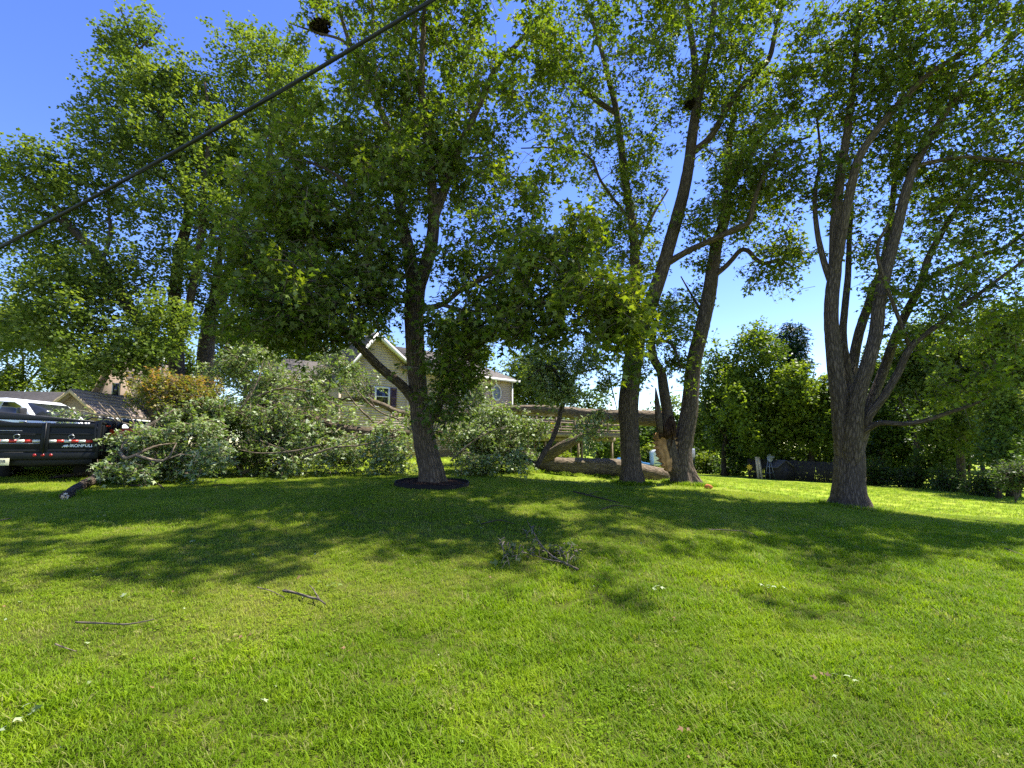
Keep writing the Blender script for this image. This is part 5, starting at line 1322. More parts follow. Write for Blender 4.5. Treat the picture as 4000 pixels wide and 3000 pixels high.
# ---------------------------------------------------------------- deck
def build_deck():
    d = empty("raised_deck", HO + HU * 9.5 - HV * 3, HB, "raised grey-brown wooden deck with railing on posts", "deck")
    zt = 2.4 - HO[2]
    # local frame: x along the house front (from along=4.5), y into the yard-back
    L = HP(2440, 1690, -3.0)[0] - 9.5; x0 = -4.2; W = 4.2
    dz = HO[2]
    def bx(name, lo, hi, mat="wood_deck", par=d):
        m = MB(); m.box(lo, hi); return m.build(name, MAT[mat], par)
    n = int((L - x0) / .145)
    for k in range(n):
        a = x0 + k * (L - x0) / n
        bx("deck_board", (a + .003, -.03, zt - .035 + rnd.uniform(-.002, .002)), (a + (L - x0) / n - .003, W if a > sE - 9.5 + .3 else 2.9, zt))
    bx("rim_joist", (x0, .0, zt - .30), (L, .04, zt - .037)); bx("rim_joist", (x0, W - .05, zt - .30), (L, W - .01, zt - .037)); bx("beam", (x0, .75, zt - .55), (L, .87, zt - .303))
    for k in range(int((L - x0) / .42)):
        bx("joist", (x0 + .1 + k * .42, .042, zt - .27), (x0 + .14 + k * .42, W - .052, zt - .038))
    for px in (2060, 2130, 2185, 2228, 2273, 2390, 2428):
        s = HP(px, 1740, -2.2)[0] - 9.5
        q = HO + HU * (9.5 + s) - HV * 2.2
        bx("post", (s - .06, .75, g1(q[0], q[1]) - dz - .1), (s + .06, .87, zt - .553))
    for k in range(5):
        s = L * k / 4 - .1
        q = HO + HU * (9.5 + s) + HV * 1.0
        bx("post", (s - .06, W - .25, g1(q[0], q[1]) - dz - .1), (s + .06, W - .13, zt - .30))
    m = MB(); a = np.array((L * .25, .81, zt - 1.2)); b = np.array((L * .25 + .9, .81, zt - .56)); m.cyl(b, a, .05, .05, 4); m.build("brace", MAT["wood_deck"], d)
    rt = zt + .95
    def rail(xa, ya, xb, yb):
        horizontal = abs(xb - xa) > abs(yb - ya)
        ln = abs(xb - xa) if horizontal else abs(yb - ya)
        def seg(nm, t0, t1, z0, z1, w):
            if horizontal: bx(nm, (xa + t0, ya - w, z0), (xa + t1, ya + w, z1))
            else: bx(nm, (xa - w, ya + t0, z0), (xa + w, ya + t1, z1))
        seg("handrail", -.05, ln + .05, rt, rt + .04, .07); seg("upper_rail", 0, ln, rt - .12, rt - .03, .018); seg("lower_rail", 0, ln, zt + .10, zt + .18, .018); seg("middle_rail", 0, ln, zt + .48, zt + .56, .018)
        for k in range(int(ln / 1.5) + 1):
            t = min(ln - .05, max(.05, k * ln / max(1, int(ln / 1.5))))
            seg("rail_post", t - .045, t + .045, zt + .001, rt - .001, .045)
    rail(x0 + .05, .08, L - .05, .08); rail(L - .06, .15, L - .06, W - .1); rail(sE - 9.5 + .5, W - .08, L - .15, W - .08)
    # things standing on the deck
    def put(px, v=-1.6):
        s = HP(px, 1640, v)[0]; return HO + HU * s + HV * v + np.array([0, 0, zt])
    q = put(2252)
    t = empty("patio_table", q, HB, "dark round metal patio table standing on the deck", "table")
    m = MB(); m.cyl((0, 0, .68), (0, 0, .71), .55, .55, 28); m.build("table_top", MAT["black_plastic"], t)
    for k in range(4):
        an = k * 1.571 + .6; m = MB(); m.cyl((.45 * math.cos(an), .45 * math.sin(an), 0), (.3 * math.cos(an), .3 * math.sin(an), .679), .018, .018, 8); m.build("leg", MAT["black_plastic"], t)
    for dx, lab in ((-.95, "left dark metal chair at the patio table"), (.95, "right dark metal chair at the patio table")):
        c = empty("patio_chair", q + HU * dx + HV * .1, HB + (1.57 if dx > 0 else -1.57), lab, "chair", "chairs at the patio table")
        m = MB(); m.box((-.24, -.24, .41), (.24, .24, .44)); m.build("seat", MAT["black_plastic"], c)
        m = MB()
        for k in range(5): m.box((-.22 + k * .105, -.25, .46), (-.20 + k * .105, -.235, .88))
        m.box((-.24, -.255, .88), (.24, -.23, .92)); m.build("backrest", MAT["black_plastic"], c)
        for sx in (-1, 1):
            for sy in (-1, 1):
                m = MB(); m.cyl((sx * .21, sy * .21, 0), (sx * .2, sy * .2, .409), .012, .012, 6); m.build("leg", MAT["black_plastic"], c)
    q = put(2152, -2.4)
    t = empty("flower_pot", q, 0, "clay pot of yellow flowers on the deck behind the railing", "flower pot")
    m = MB(); m.cyl((0, 0, 0), (0, 0, .26), .11, .16, 20); m.cyl((0, 0, .255), (0, 0, .30), .175, .175, 20); m.build("pot", MAT["pot_clay"], t)
    lv = MB(); n = 120; pos = RNG.normal(size=(n, 3)) * np.array([.13, .13, .07]) + np.array([0, 0, .38])
    leaf_mesh(lv, pos, unit(RNG.normal(size=(n, 3)) + np.array([0, 0, 1.])), unit(RNG.normal(size=(n, 3))), np.full(n, .09), RNG.uniform(.3, .8, n)); tag(lv.build("leaves", MAT["leaf_wood"], t, False, "lv"), kind="stuff")
    fl = MB()
    for k in range(26):
        a = RNG.uniform(0, 6.28); r = .2 * math.sqrt(RNG.uniform()); fl.cyl((r * math.cos(a), r * math.sin(a), .44 + RNG.uniform(-.04, .05)), (r * math.cos(a) * 1.1, r * math.sin(a) * 1.1, .475 + RNG.uniform(-.03, .05)), .012, .036, 7)
    tag(fl.build("petals", MAT["petal_yellow"], t), kind="stuff")
build_deck()
# low wooden stair rail half buried in the heap
def small_rail():
    q = P(1140, 1780, 12.9); q[2] = g1(q[0], q[1])
    e = empty("stair_rail", q, .5, "short weathered wooden stair rail sticking out of the heap", "railing")
    for x in (-.35, .3):
        m = MB(); m.box((x - .045, -.045, -.1), (x + .045, .045, .95 + .25 * (x > 0))); m.build("post", MAT["wood_deck"], e)
    m = MB(); m.prism([(-.5, .90), (.42, 1.24), (.42, 1.29), (-.5, .95)], -.07, .07, 'y'); m.build("handrail", MAT["wood_deck"], e)
    m = MB(); m.box((-.32, -.02, .35), (.27, .02, .62)); m.build("panel", MAT["wood_deck"], e)
small_rail()

# ---------------------------------------------------------------- buildings at the left
def gable_building(name, label, px, yn, rz, w, dep, wall_h, ridge_h, wall_mat, roof_mat, cat="house", oh=.3, zoff=0.):
    q = P(px, 1740, yn); q[2] = g1(q[0], q[1]) + zoff
    e = empty(name, q, rz, label, cat)
    m = MB(); m.prism([(0, -.3), (w, -.3), (w, wall_h), (w / 2, ridge_h), (0, wall_h)], 0, dep, 'y'); m.build("wall", MAT[wall_mat], e)
    k = (ridge_h - wall_h) / (w / 2)
    for s in (0, 1):
        xe = -oh if s == 0 else w + oh
        roof_plane(e, (xe, -oh, wall_h - oh * k), (xe, dep + oh, wall_h - oh * k), (w / 2, dep + oh, ridge_h + .03), (w / 2, -oh, ridge_h + .03), roof_mat, .2, .08)
        m = MB(); a = (xe, wall_h - oh * k - .015); b = (w / 2, ridge_h + .015)
        m.prism([a, b, (b[0], b[1] - .15), (a[0], a[1] - .15)], -oh - .04, -oh - .003, 'y'); m.build("rake_board", MAT["siding_yellow"], e)
        m = MB(); m.box((xe - .03, -oh + .01, wall_h - oh * k - .2), (xe + .03, dep + oh - .01, wall_h - oh * k - .075)) ; m.build("fascia", MAT["trim_white"], e)
    return e
g = gable_building("outbuilding", "small yellowish outbuilding with low grey roof behind the pickup", 186, 14.4, math.radians(6), 1.6, 4.2, 1.62, 2.32, "siding_yellow", "shingle_tan", "outbuilding", zoff=.3)
for k in range(4):
    m = MB(); m.box((1.605, .3 + k * .95, .35), (1.64, .95 + k * .95, 1.25)); o = m.build("garage_window", MAT["trim_white"], g)
    m = MB(); m.box((1.6405, .37 + k * .95, .42), (1.647, .88 + k * .95, 1.18)); m.build("pane", MAT["siding_yellow"], o)
h2 = gable_building("steep_roofed_house", "pinkish house with very steep tan roof at left", 302, 22, math.radians(8), 3.4, 5.5, 1.9, 5.9, "siding_pink", "shingle_tan", zoff=.3)
m = MB(); m.box((1.55, -.06, 3.2), (2.0, .02, 4.0)); o = m.build("window", MAT["trim_white"], h2); m = MB(); m.box((1.61, -.07, 3.26), (1.94, -.062, 3.94)); m.build("pane", MAT["glass_dark"], o)
m = MB(); m.box((1.45, -.42, 2.72), (2.05, -.07, 3.12)); o = m.build("air_conditioner", MAT["camper_white"], h2)
m = MB()
for k in range(6): m.box((1.5, -.432, 2.77 + k * .055), (2.0, -.4205, 2.79 + k * .055))
m.build("grille", MAT["metal_grey"], o)
roof_plane(h2, (-1.2, -1.6, 1.35), (4.2, -1.6, 1.35), (4.2, -.02, 2.15), (-1.2, -.02, 2.15), "shingle_dark", .2, .08, "porch_roof")
m = MB(); m.box((-1.1, -1.5, -.3), (4.1, -.05, 1.3)); m.build("porch_wall", MAT["siding_pink"], h2)
m = MB(); m.box((2.95, 2.2, 2.45), (3.35, 3.4, 3.1)); o = m.build("dormer", MAT["shingle_dark"], h2); m = MB(); m.box((3.351, 2.3, 2.55), (3.362, 3.3, 3.0)); m.build("pane", MAT["glass_dark"], o)
m = MB(); m.cyl((2.2, 3.8, 5.2), (2.2, 3.8, 6.3), .07, .07, 10); m.build("vent_pipe", MAT["metal_grey"], h2)
lowq = P(-150, 1740, 20); lowq[2] = g1(lowq[0], lowq[1]) + .1
lh = empty("low_building", lowq, math.radians(8), "long low building with dark roof at the left border", "building")
m = MB(); m.box((-3, 0, -.3), (6.5, 5, 2.6)); m.build("wall", MAT["siding_yellow"], lh)
roof_plane(lh, (-3.4, -.4, 2.45), (6.9, -.4, 2.45), (6.9, 2.5, 3.65), (-3.4, 2.5, 3.65), "shingle_dark", .2, .08)
roof_plane(lh, (6.9, 5.4, 2.45), (-3.4, 5.4, 2.45), (-3.4, 2.5, 3.65), (6.9, 2.5, 3.65), "shingle_dark", .2, .08)

# ---------------------------------------------------------------- vehicles
def text_part(txt, size, parent, loc, rot, mat, bold=.0, name="lettering", sx=1.0, align='LEFT', ext=.001):
    cu = bpy.data.curves.new(name, 'FONT'); cu.body = txt; cu.size = size; cu.extrude = ext; cu.offset = bold; cu.align_x = align; cu.align_y = 'BOTTOM'
    o = bpy.data.objects.new(name, cu); COL.objects.link(o)
    dg = bpy.context.evaluated_depsgraph_get()
    me = bpy.data.meshes.new_from_object(o.evaluated_get(dg))
    bpy.data.objects.remove(o)
    me.materials.clear(); me.materials.append(MAT[mat]); me.name = name
    r = bpy.data.objects.new(name, me); COL.objects.link(r); r.parent = parent; r.location = loc; r.rotation_euler = rot; r.scale = (sx, 1, 1)
    return r

def wheel(parent, c, r, w, axis):
    """tyre with tread shoulder and a dished rim; axis is the unit axle direction"""
    a = np.array(axis, float); c = np.array(c, float)
    up = np.array((0, 0, 1.)); f = np.cross(a, up)
    n = 28; t = np.arange(n) / n * 2 * np.pi
    def lathe(prof, name, mat, par):
        V = np.vstack([c + a * x + rr * (np.cos(t)[:, None] * f + np.sin(t)[:, None] * up) for x, rr in prof])
        Q = [(k * n + i, k * n + (i + 1) % n, (k + 1) * n + (i + 1) % n, (k + 1) * n + i) for k in range(len(prof) - 1) for i in range(n)]
        m = MB(); m.add(V, Q); return m.build(name, MAT[mat], par, True)
    ty = lathe([(-w / 2, r * .62), (-w / 2, r * .9), (-w * .38, r), (w * .38, r), (w / 2, r * .9), (w / 2, r * .62), (w * .3, r * .58)], "tyre", "rubber", parent)
    lathe([(w * .42, r * .63), (w * .30, r * .58), (w * .22, r * .30), (w * .34, r * .24), (w * .36, .001)], "rim", "metal_grey", ty)
    lathe([(-w * .42, r * .63), (-w * .30, r * .58), (-w * .22, r * .30), (-w * .30, .001)], "rim", "metal_grey", ty)
    return ty

def dump_trailer():
    q = P(172, 1740, 9.5); q[2] = g1(q[0], q[1])
    rz = math.atan2(.58, .81)
    e = empty("dump_trailer", q, rz, "black dump trailer with red and white reflective strips seen from behind", "trailer")
    W = 1.05; L = 4.3; z0, z1 = .78, 1.53
    def bx(nm, lo, hi, mat="black_paint", par=e, bev=.006):
        m = MB(); m.box(lo, hi); return m.build(nm, MAT[mat], par, False, None, None, bev)
    for sx in (-1, 1):
        a, b = (-W + .05, -.012) if sx < 0 else (.012, W - .05)
        dr = bx("tailgate_door", (a, 0, z0), (b, .03, z1 - .02))
        # frame ribs standing proud of the door sheet
        m = MB()
        m.box((a, -.035, z0), (a + .06, -.001, z1 - .02)); m.box((b - .06, -.035, z0), (b, -.001, z1 - .02))
        m.box((a + .06, -.035, z1 - .13), (b - .06, -.001, z1 - .02)); m.box((a + .06, -.035, z0), (b - .06, -.001, z0 + .06))
        m.build("door_frame", MAT["black_paint"], dr, False, None, None, .004)
        bx("rib", (a + .06, -.018, z1 - .32), (b - .06, -.001, z1 - .26), par=dr); bx("rib", (a + .06, -.02, z0 + .20), (b - .06, -.001, z0 + .215), "steel" if sx < 0 else "black_paint", par=dr)
        # reflective strip blocks
        n = 6; st = (b - a - .14) / n
        for k in range(n):
            col = "reflector_red" if (k % 2 == (0 if sx < 0 else 1)) else "reflector_white"
            m = MB(); m.box((a + .07 + k * st, -.006, 1.02), (a + .07 + (k + 1) * st - .001, -.0015, 1.085)); m.build("reflective_strip", MAT[col], dr)
        cx = (a + b) / 2
        m = MB(); m.ring_tube((cx, -.03, 1.16), .055, .011, (0, 1, .15), 20, 8); o = m.build("ring", MAT["steel"], dr, True)
        m = MB(); m.box((cx - .03, -.03, 1.205), (cx + .03, -.0015, 1.245)); m.build("ring_bracket", MAT["black_paint"], dr)
        for hz in (z0 + .12, z1 - .2):
            m = MB(); xx = -W + .045 if sx < 0 else W - .045; m.cyl((xx, -.02, hz), (xx, -.02, hz + .1), .022, .022, 10); m.build("hinge", MAT["black_paint"], dr)
    m = MB(); m.cyl((0, -.045, z0 - .05), (0, -.045, z1), .016, .016, 10); m.build("lock_rod", MAT["black_paint"], e)
    bx("latch", (-.45, -.06, 1.19), (-.18, -.036, 1.215))
    bx("white_scuff", (-.98, -.0405, 1.30), (-.42, -.0365, 1.312), "steel")
    bx("corner_post", (-W - .03, -.04, .62), (-W + .045, .10, z1 + .02)); bx("corner_post", (W - .045, -.04, .62), (W + .03, .10, z1 + .02))
    for sx in (-1, 1):
        xa, xb = (-W - .02, -W + .01) if sx < 0 else (W - .01, W + .02)
        sd = bx("side_wall", (xa, .101, z0 - .1), (xb, L, z1))
        for k in range(8): bx("side_rib", ((xa - .05) if sx < 0 else xb, .3 + k * .55, z0 - .1), (xa if sx < 0 else (xb + .05), .36 + k * .55, z1 - .05), par=sd)
        bx("top_rail", (xa - .03, .102, z1 + .001), (xb + .03, L, z1 + .06), par=sd)
        bx("fender", ((W + .03) if sx > 0 else (-W - .33), 1.2, .80), ((W + .33) if sx > 0 else (-W - .03), 3.1, .83))
        for y in (1.65, 2.5): wheel(e, (sx * (W + .0) - sx * .16, y, .39), .39, .24, (sx, 0, 0))
    bx("front_wall", (-W, L - .05, z0 - .1), (W, L, z1)); bx("bed_floor", (-W, .1, z0 - .12), (W, L, z0 - .06))
    bx("rear_frame", (-W, -.03, .60), (W, .11, z0 - .012)); bx("bumper_beam", (-.95, .12, .45), (.95, .22, .60))
    bx("chassis_rail", (-.5, .25, .48), (-.4, L + .6, .66)); bx("chassis_rail", (.4, .25, .48), (.5, L + .6, .66)); bx("axle", (-W, 1.61, .36), (W, 1.69, .43)); bx("axle", (-W, 2.46, .36), (W, 2.54, .43))
    for x in (-.15, 0.0, .15):
        m = MB(); m.cyl((x, -.05, .70), (x, -.029, .70), .034, .036, 20); o = m.build("marker_lamp", MAT["lamp_red"], e); m = MB(); m.ring_tube((x, -.034, .70), .040, .007, (0, 1, 0), 20, 6); m.build("grommet", MAT["rubber"], o, True)
    # logo: charging bull outline and lettering
    pts = [(-.105, -.012), (-.085, .012), (-.075, .035), (-.05, .05), (-.028, .048), (-.006, .058), (.008, .075), (.006, .055), (.018, .046), (.032, .02), (.024, -.002), (.008, .004), (.0, -.012), (-.012, -.02), (-.014, -.002), (-.034, .004), (-.044, -.018), (-.056, -.02), (-.05, .002), (-.072, .004), (-.088, -.014)]
    m = MB(); m.prism([(x + .44, z + .905) for x, z in pts], -.006, -.002, 'y'); m.build("bull_emblem", MAT["decal_white"], e)
    text_part("IRONBULL", .098, e, (.485, -.003, .885), (math.pi / 2, 0, 0), "decal_white", .0035, "lettering", 1.02)
    pl = bx("licence_plate", (-.90, -.065, .46), (-.58, -.058, .63), "plate_base", bev=.003)
    text_part("463B", .105, pl, (-.85, -.0665, .50), (math.pi / 2, 0, 0), "ink_dark", .002, "plate_lettering", .95)
    bx("plate_bracket", (-.80, -.057, .60), (-.68, .0, .66))
    # loose tarpaulin roll slanting over the box
    m = MB(); m.prism([(-1.04, 1.60), (-1.0, 1.79), (.9, 1.60), (.9, 1.56)], .25, .62, 'y'); m.build("tarpaulin", MAT["black_plastic"], e, False, None, None, .02)
dump_trailer()

def pickup():
    q = P(215, 1740, 12.1); q[2] = g1(q[0], q[1])
    e = empty("pickup_truck", q, math.radians(2), "white crew-cab pickup truck behind the black trailer", "truck")
    roof = (EYE + (1740 - 1563) / F * q[1]) - q[2]
    lift = roof - 1.96
    H = 1.0  # half width
    # side profile (x forward, 0 = foot of the windscreen)
    def shell(prof, hw0, hw1, zsplit, name, mat):
        m = MB(); n = len(prof)
        def hw(z): return hw0 if z <= zsplit else hw0 + (hw1 - hw0) * (z - zsplit) / (1.96 - zsplit)
        V = [(x, -hw(z), z + lift) for x, z in prof] + [(x, hw(z), z + lift) for x, z in prof]
        m.add(V, [(i, (i + 1) % n, (i + 1) % n + n, i + n) for i in range(n)], None, [list(range(n))[::-1], [i + n for i in range(n)]])
        return m.build(name, MAT[mat], e, False, None, None, .035)
    shell([(-4.3, .62), (-4.3, 1.35), (-2.22, 1.37), (-2.2, .62)], .98, .98, 9, "cargo_bed", "white_paint")
    shell([(-2.18, .55), (-2.18, 1.36), (-.02, 1.36), (.12, 1.30), (1.45, 1.22), (1.62, 1.02), (1.62, .55)], .99, .99, 9, "body", "white_paint")
    shell([(-2.16, 1.355), (-2.10, 1.62), (-1.96, 1.86), (-1.72, 1.93), (-1.0, 1.96), (-.62, 1.92), (-.38, 1.80), (.06, 1.355)], .97, .76, 1.36, "cab", "white_paint")
    def side(poly, y0, name, mat, off):
        for s in (-1, 1):
            m = MB()
            V = []
            for x, z in poly:
                hwz = .97 + (.76 - .97) * (z - 1.36) / .6 if z > 1.36 else .99
                V.append((x, s * (hwz + off), z + lift))
            V2 = [(x, y - s * .03, z) for x, y, z in V]; n = len(poly)
            m.add(V + V2, [(i, (i + 1) % n, (i + 1) % n + n, i + n) for i in range(n)], None, [list(range(n)), [i + n for i in range(n)][::-1]])
            m.build(name, MAT[mat], e)
    side([(-1.72, 1.40), (-1.70, 1.80), (-1.18, 1.83), (-1.14, 1.40)], 0, "rear_door_window", "glass_dark", .006)
    side([(-.98, 1.40), (-.98, 1.83), (-.66, 1.82), (-.42, 1.70), (-.12, 1.40)], 0, "front_door_window", "glass_dark", .006)
    side([(-2.06, 1.42), (-2.0, 1.66), (-1.90, 1.80), (-1.84, 1.42)], 0, "quarter_window", "glass_dark", .006)
    side([(-1.13, 1.38), (-1.13, 1.84), (-.99, 1.84), (-.99, 1.38)], 0, "door_pillar", "metal_grey", .004)
    m = MB(); V = [(.03, -.80, 1.40 + lift), (.03, .80, 1.40 + lift), (-.37, .70, 1.80 + lift), (-.37, -.70, 1.80 + lift)]; V2 = [(x + .018, y, z + .018) for x, y, z in V]
    m.add(V + V2, [(0, 3, 2, 1), (4, 5, 6, 7), (0, 1, 5, 4), (1, 2, 6, 5), (2, 3, 7, 6), (3, 0, 4, 7)]); m.build("windscreen", MAT["glass_dark"], e)
    for s in (-1, 1):
        m = MB(); m.box((-.18, min(s * 1.0, s * 1.24), 1.38 + lift), (-.06, max(s * 1.0, s * 1.24), 1.62 + lift)); m.build("mirror", MAT["black_plastic"], e, False, None, None, .03)
        m = MB(); m.box((1.55, min(s * .62, s * .95), .92 + lift), (1.64, max(s * .62, s * .95), 1.08 + lift)); m.build("headlight", MAT["steel"], e, False, None, None, .02)
        for x in (.85, -3.2): wheel(e, (x, s * .86, .42), .42, .28, (0, s, 0))
        for x in (-1.2, -.25):
            m = MB(); m.box((x, min(s * .99, s * 1.03), 1.18 + lift), (x + .2, max(s * .99, s * 1.03), 1.22 + lift)); m.build("door_handle", MAT["steel"], e)
    m = MB(); m.box((1.60, -.6, .70 + lift), (1.66, .6, 1.05 + lift)); m.build("grille", MAT["black_plastic"], e)
    m = MB(); m.box((1.58, -.98, .42 + lift), (1.74, .98, .62 + lift)); m.build("bumper", MAT["steel"], e, False, None, None, .03)
    m = MB(); m.box((-4.2, -.7, .40), (1.5, .7, .62 + lift)); m.build("chassis", MAT["black_plastic"], e)
pickup()

def loader():
    q = P(470, 1740, 11.2); q[2] = g1(q[0], q[1])
    e = empty("stand_on_loader", q, math.radians(20), "orange compact loader half hidden behind the cut branches", "loader")
    z = EYE + (1740 - 1690) / F * q[1] - q[2] + .0
    m = MB(); m.prism([(-.75, .25), (.75, .25), (.85, .55), (.80, z + .02), (.45, z + .12), (-.2, z + .06), (-.8, z - .05)], -.42, .42, 'y'); m.build("hull", MAT["black_plastic"], e, False, None, None, .03)
    m = MB(); m.prism([(-.15, z - .16), (.5, z - .14), (.5, z + .14), (-.15, z + .08)], -.435, .435, 'y'); m.build("side_cover", MAT["orange_paint"], e, False, None, None, .02)
    m = MB(); m.prism([(-.72, z - .02), (-.1, z + .08), (-.12, z + .30), (-.25, z + .36), (-.66, z + .30)], -.36, .36, 'y'); m.build("engine_cowl", MAT["black_plastic"], e, False, None, None, .03)
    m = MB(); m.prism([(-.70, z + .10), (-.15, z + .16), (-.16, z + .20), (-.70, z + .15)], -.385, .385, 'y'); m.build("cowl_stripe", MAT["orange_paint"], e)
    for s in (-1, 1):
        m = MB(); pts = np.array([(-.75, s * .42, z + .05), (-.78, s * .42, z + .3), (-.6, s * .42, z + .42), (-.3, s * .42, z + .40)]); tube(m, pts, np.full(4, .022), 8); m.build("guard_bar", MAT["black_plastic"], e, True)
        m = MB(); pts = np.array([(.0, s * .47, z + .05), (.2, s * .47, z + .34), (.5, s * .47, z + .30), (.9, s * .47, z - .1), (1.15, s * .47, .35)]); tube(m, pts, np.full(5, .06), 8); m.build("lift_arm", MAT["black_plastic"], e, True)
        m = MB(); m.prism([(-.7, 0), (.6, 0), (.8, .16), (.72, .38), (-.72, .38), (-.85, .18)], s * .44, s * .66, 'y'); m.build("track", MAT["rubber"], e, False, None, None, .03)
    m = MB(); m.prism([(.55, z + .02), (.95, z + .10), (1.0, z - .02), (.86, z - .25), (.60, z - .28)], -.40, .40, 'y'); m.build("front_panel", MAT["orange_paint"], e, False, None, None, .02)
    m = MB(); m.prism([(1.1, .1), (1.65, .08), (1.62, .14), (1.22, .2), (1.2, .6), (1.12, .6)], -.6, .6, 'y'); m.build("bucket", MAT["black_plastic"], e)
loader()

def camper():
    yn = 40.0; sc = yn * K / F
    a = P(2552, 1740, yn); b = P(2714, 1740, yn)
    zb = g1((a[0] + b[0]) / 2, a[1]); L = b[0] - a[0]
    e = empty("camper_trailer", (a[0], a[1], zb), 0, "white camper with silver ribbed end standing beyond the split maple", "camper")
    zt = EYE + (1740 - 1757) * sc * -1 * -1 - zb if False else EYE - (1757 - 1740) * sc - zb
    zt = max(1.7, zt)
    m = MB(); m.prism([(0, .75), (.0, zt - .3), (.25, zt), (L * .62, zt), (L * .62, .45), (1.3, .45), (1.1, .75)], 0, 2.2, 'y'); m.build("shell", MAT["camper_white"], e, False, None, None, .05)
    m = MB(); m.box((L * .62 + .003, .05, .4), (L, 2.15, zt + .15)); o = m.build("ribbed_end", MAT["camper_metal"], e)
    for k in range(14):
        z = .5 + k * (zt - .4) / 14
        m = MB(); m.cyl((L * .63, .045, z), (L - .01, .045, z), .035, .035, 6); m.build("rib", MAT["camper_metal"], o)
    m = MB(); m.box((.75, -.015, zt - .85), (1.55, -.002, zt - .3)); o = m.build("window", MAT["camper_metal"], e); m = MB(); m.box((.8, -.022, zt - .8), (1.5, -.0155, zt - .35)); m.build("pane", MAT["glass_dark"], o)
    m = MB(); m.box((.05, -.012, .95), (L * .6, -.002, 1.05)); m.build("stripe", MAT["car_blue"], e)
    for x in (L * .45, L * .58): wheel(e, (x, .12, .33), .33, .2, (0, -1, 0))
    m = MB(); m.box((1.4, -.03, .15), (1.9, .0, .44)); m.build("step_box", MAT["wood_new"], e)
    c = P(2452, 1740, 40); c[2] = g1(c[0], c[1])
    t = empty("blue_car", c, .2, "bit of a blue car seen under the deck beside the straight trunk", "car")
    m = MB(); m.prism([(-2.1, .35), (-2.1, .75), (-1.5, .85), (-.8, 1.35), (.6, 1.38), (1.3, .9), (2.1, .78), (2.1, .35)], -.85, .85, 'y'); m.build("body", MAT["car_blue"], t, False, None, None, .08)
    m = MB(); m.prism([(-1.3, .9), (-.75, 1.28), (.55, 1.3), (1.1, .92)], -.862, -.852, 'y'); m.build("side_window", MAT["glass_dark"], t)
    for x in (-1.35, 1.35):
        for s in (-1, 1): wheel(t, (x, s * .76, .31), .31, .2, (0, s, 0))
camper()

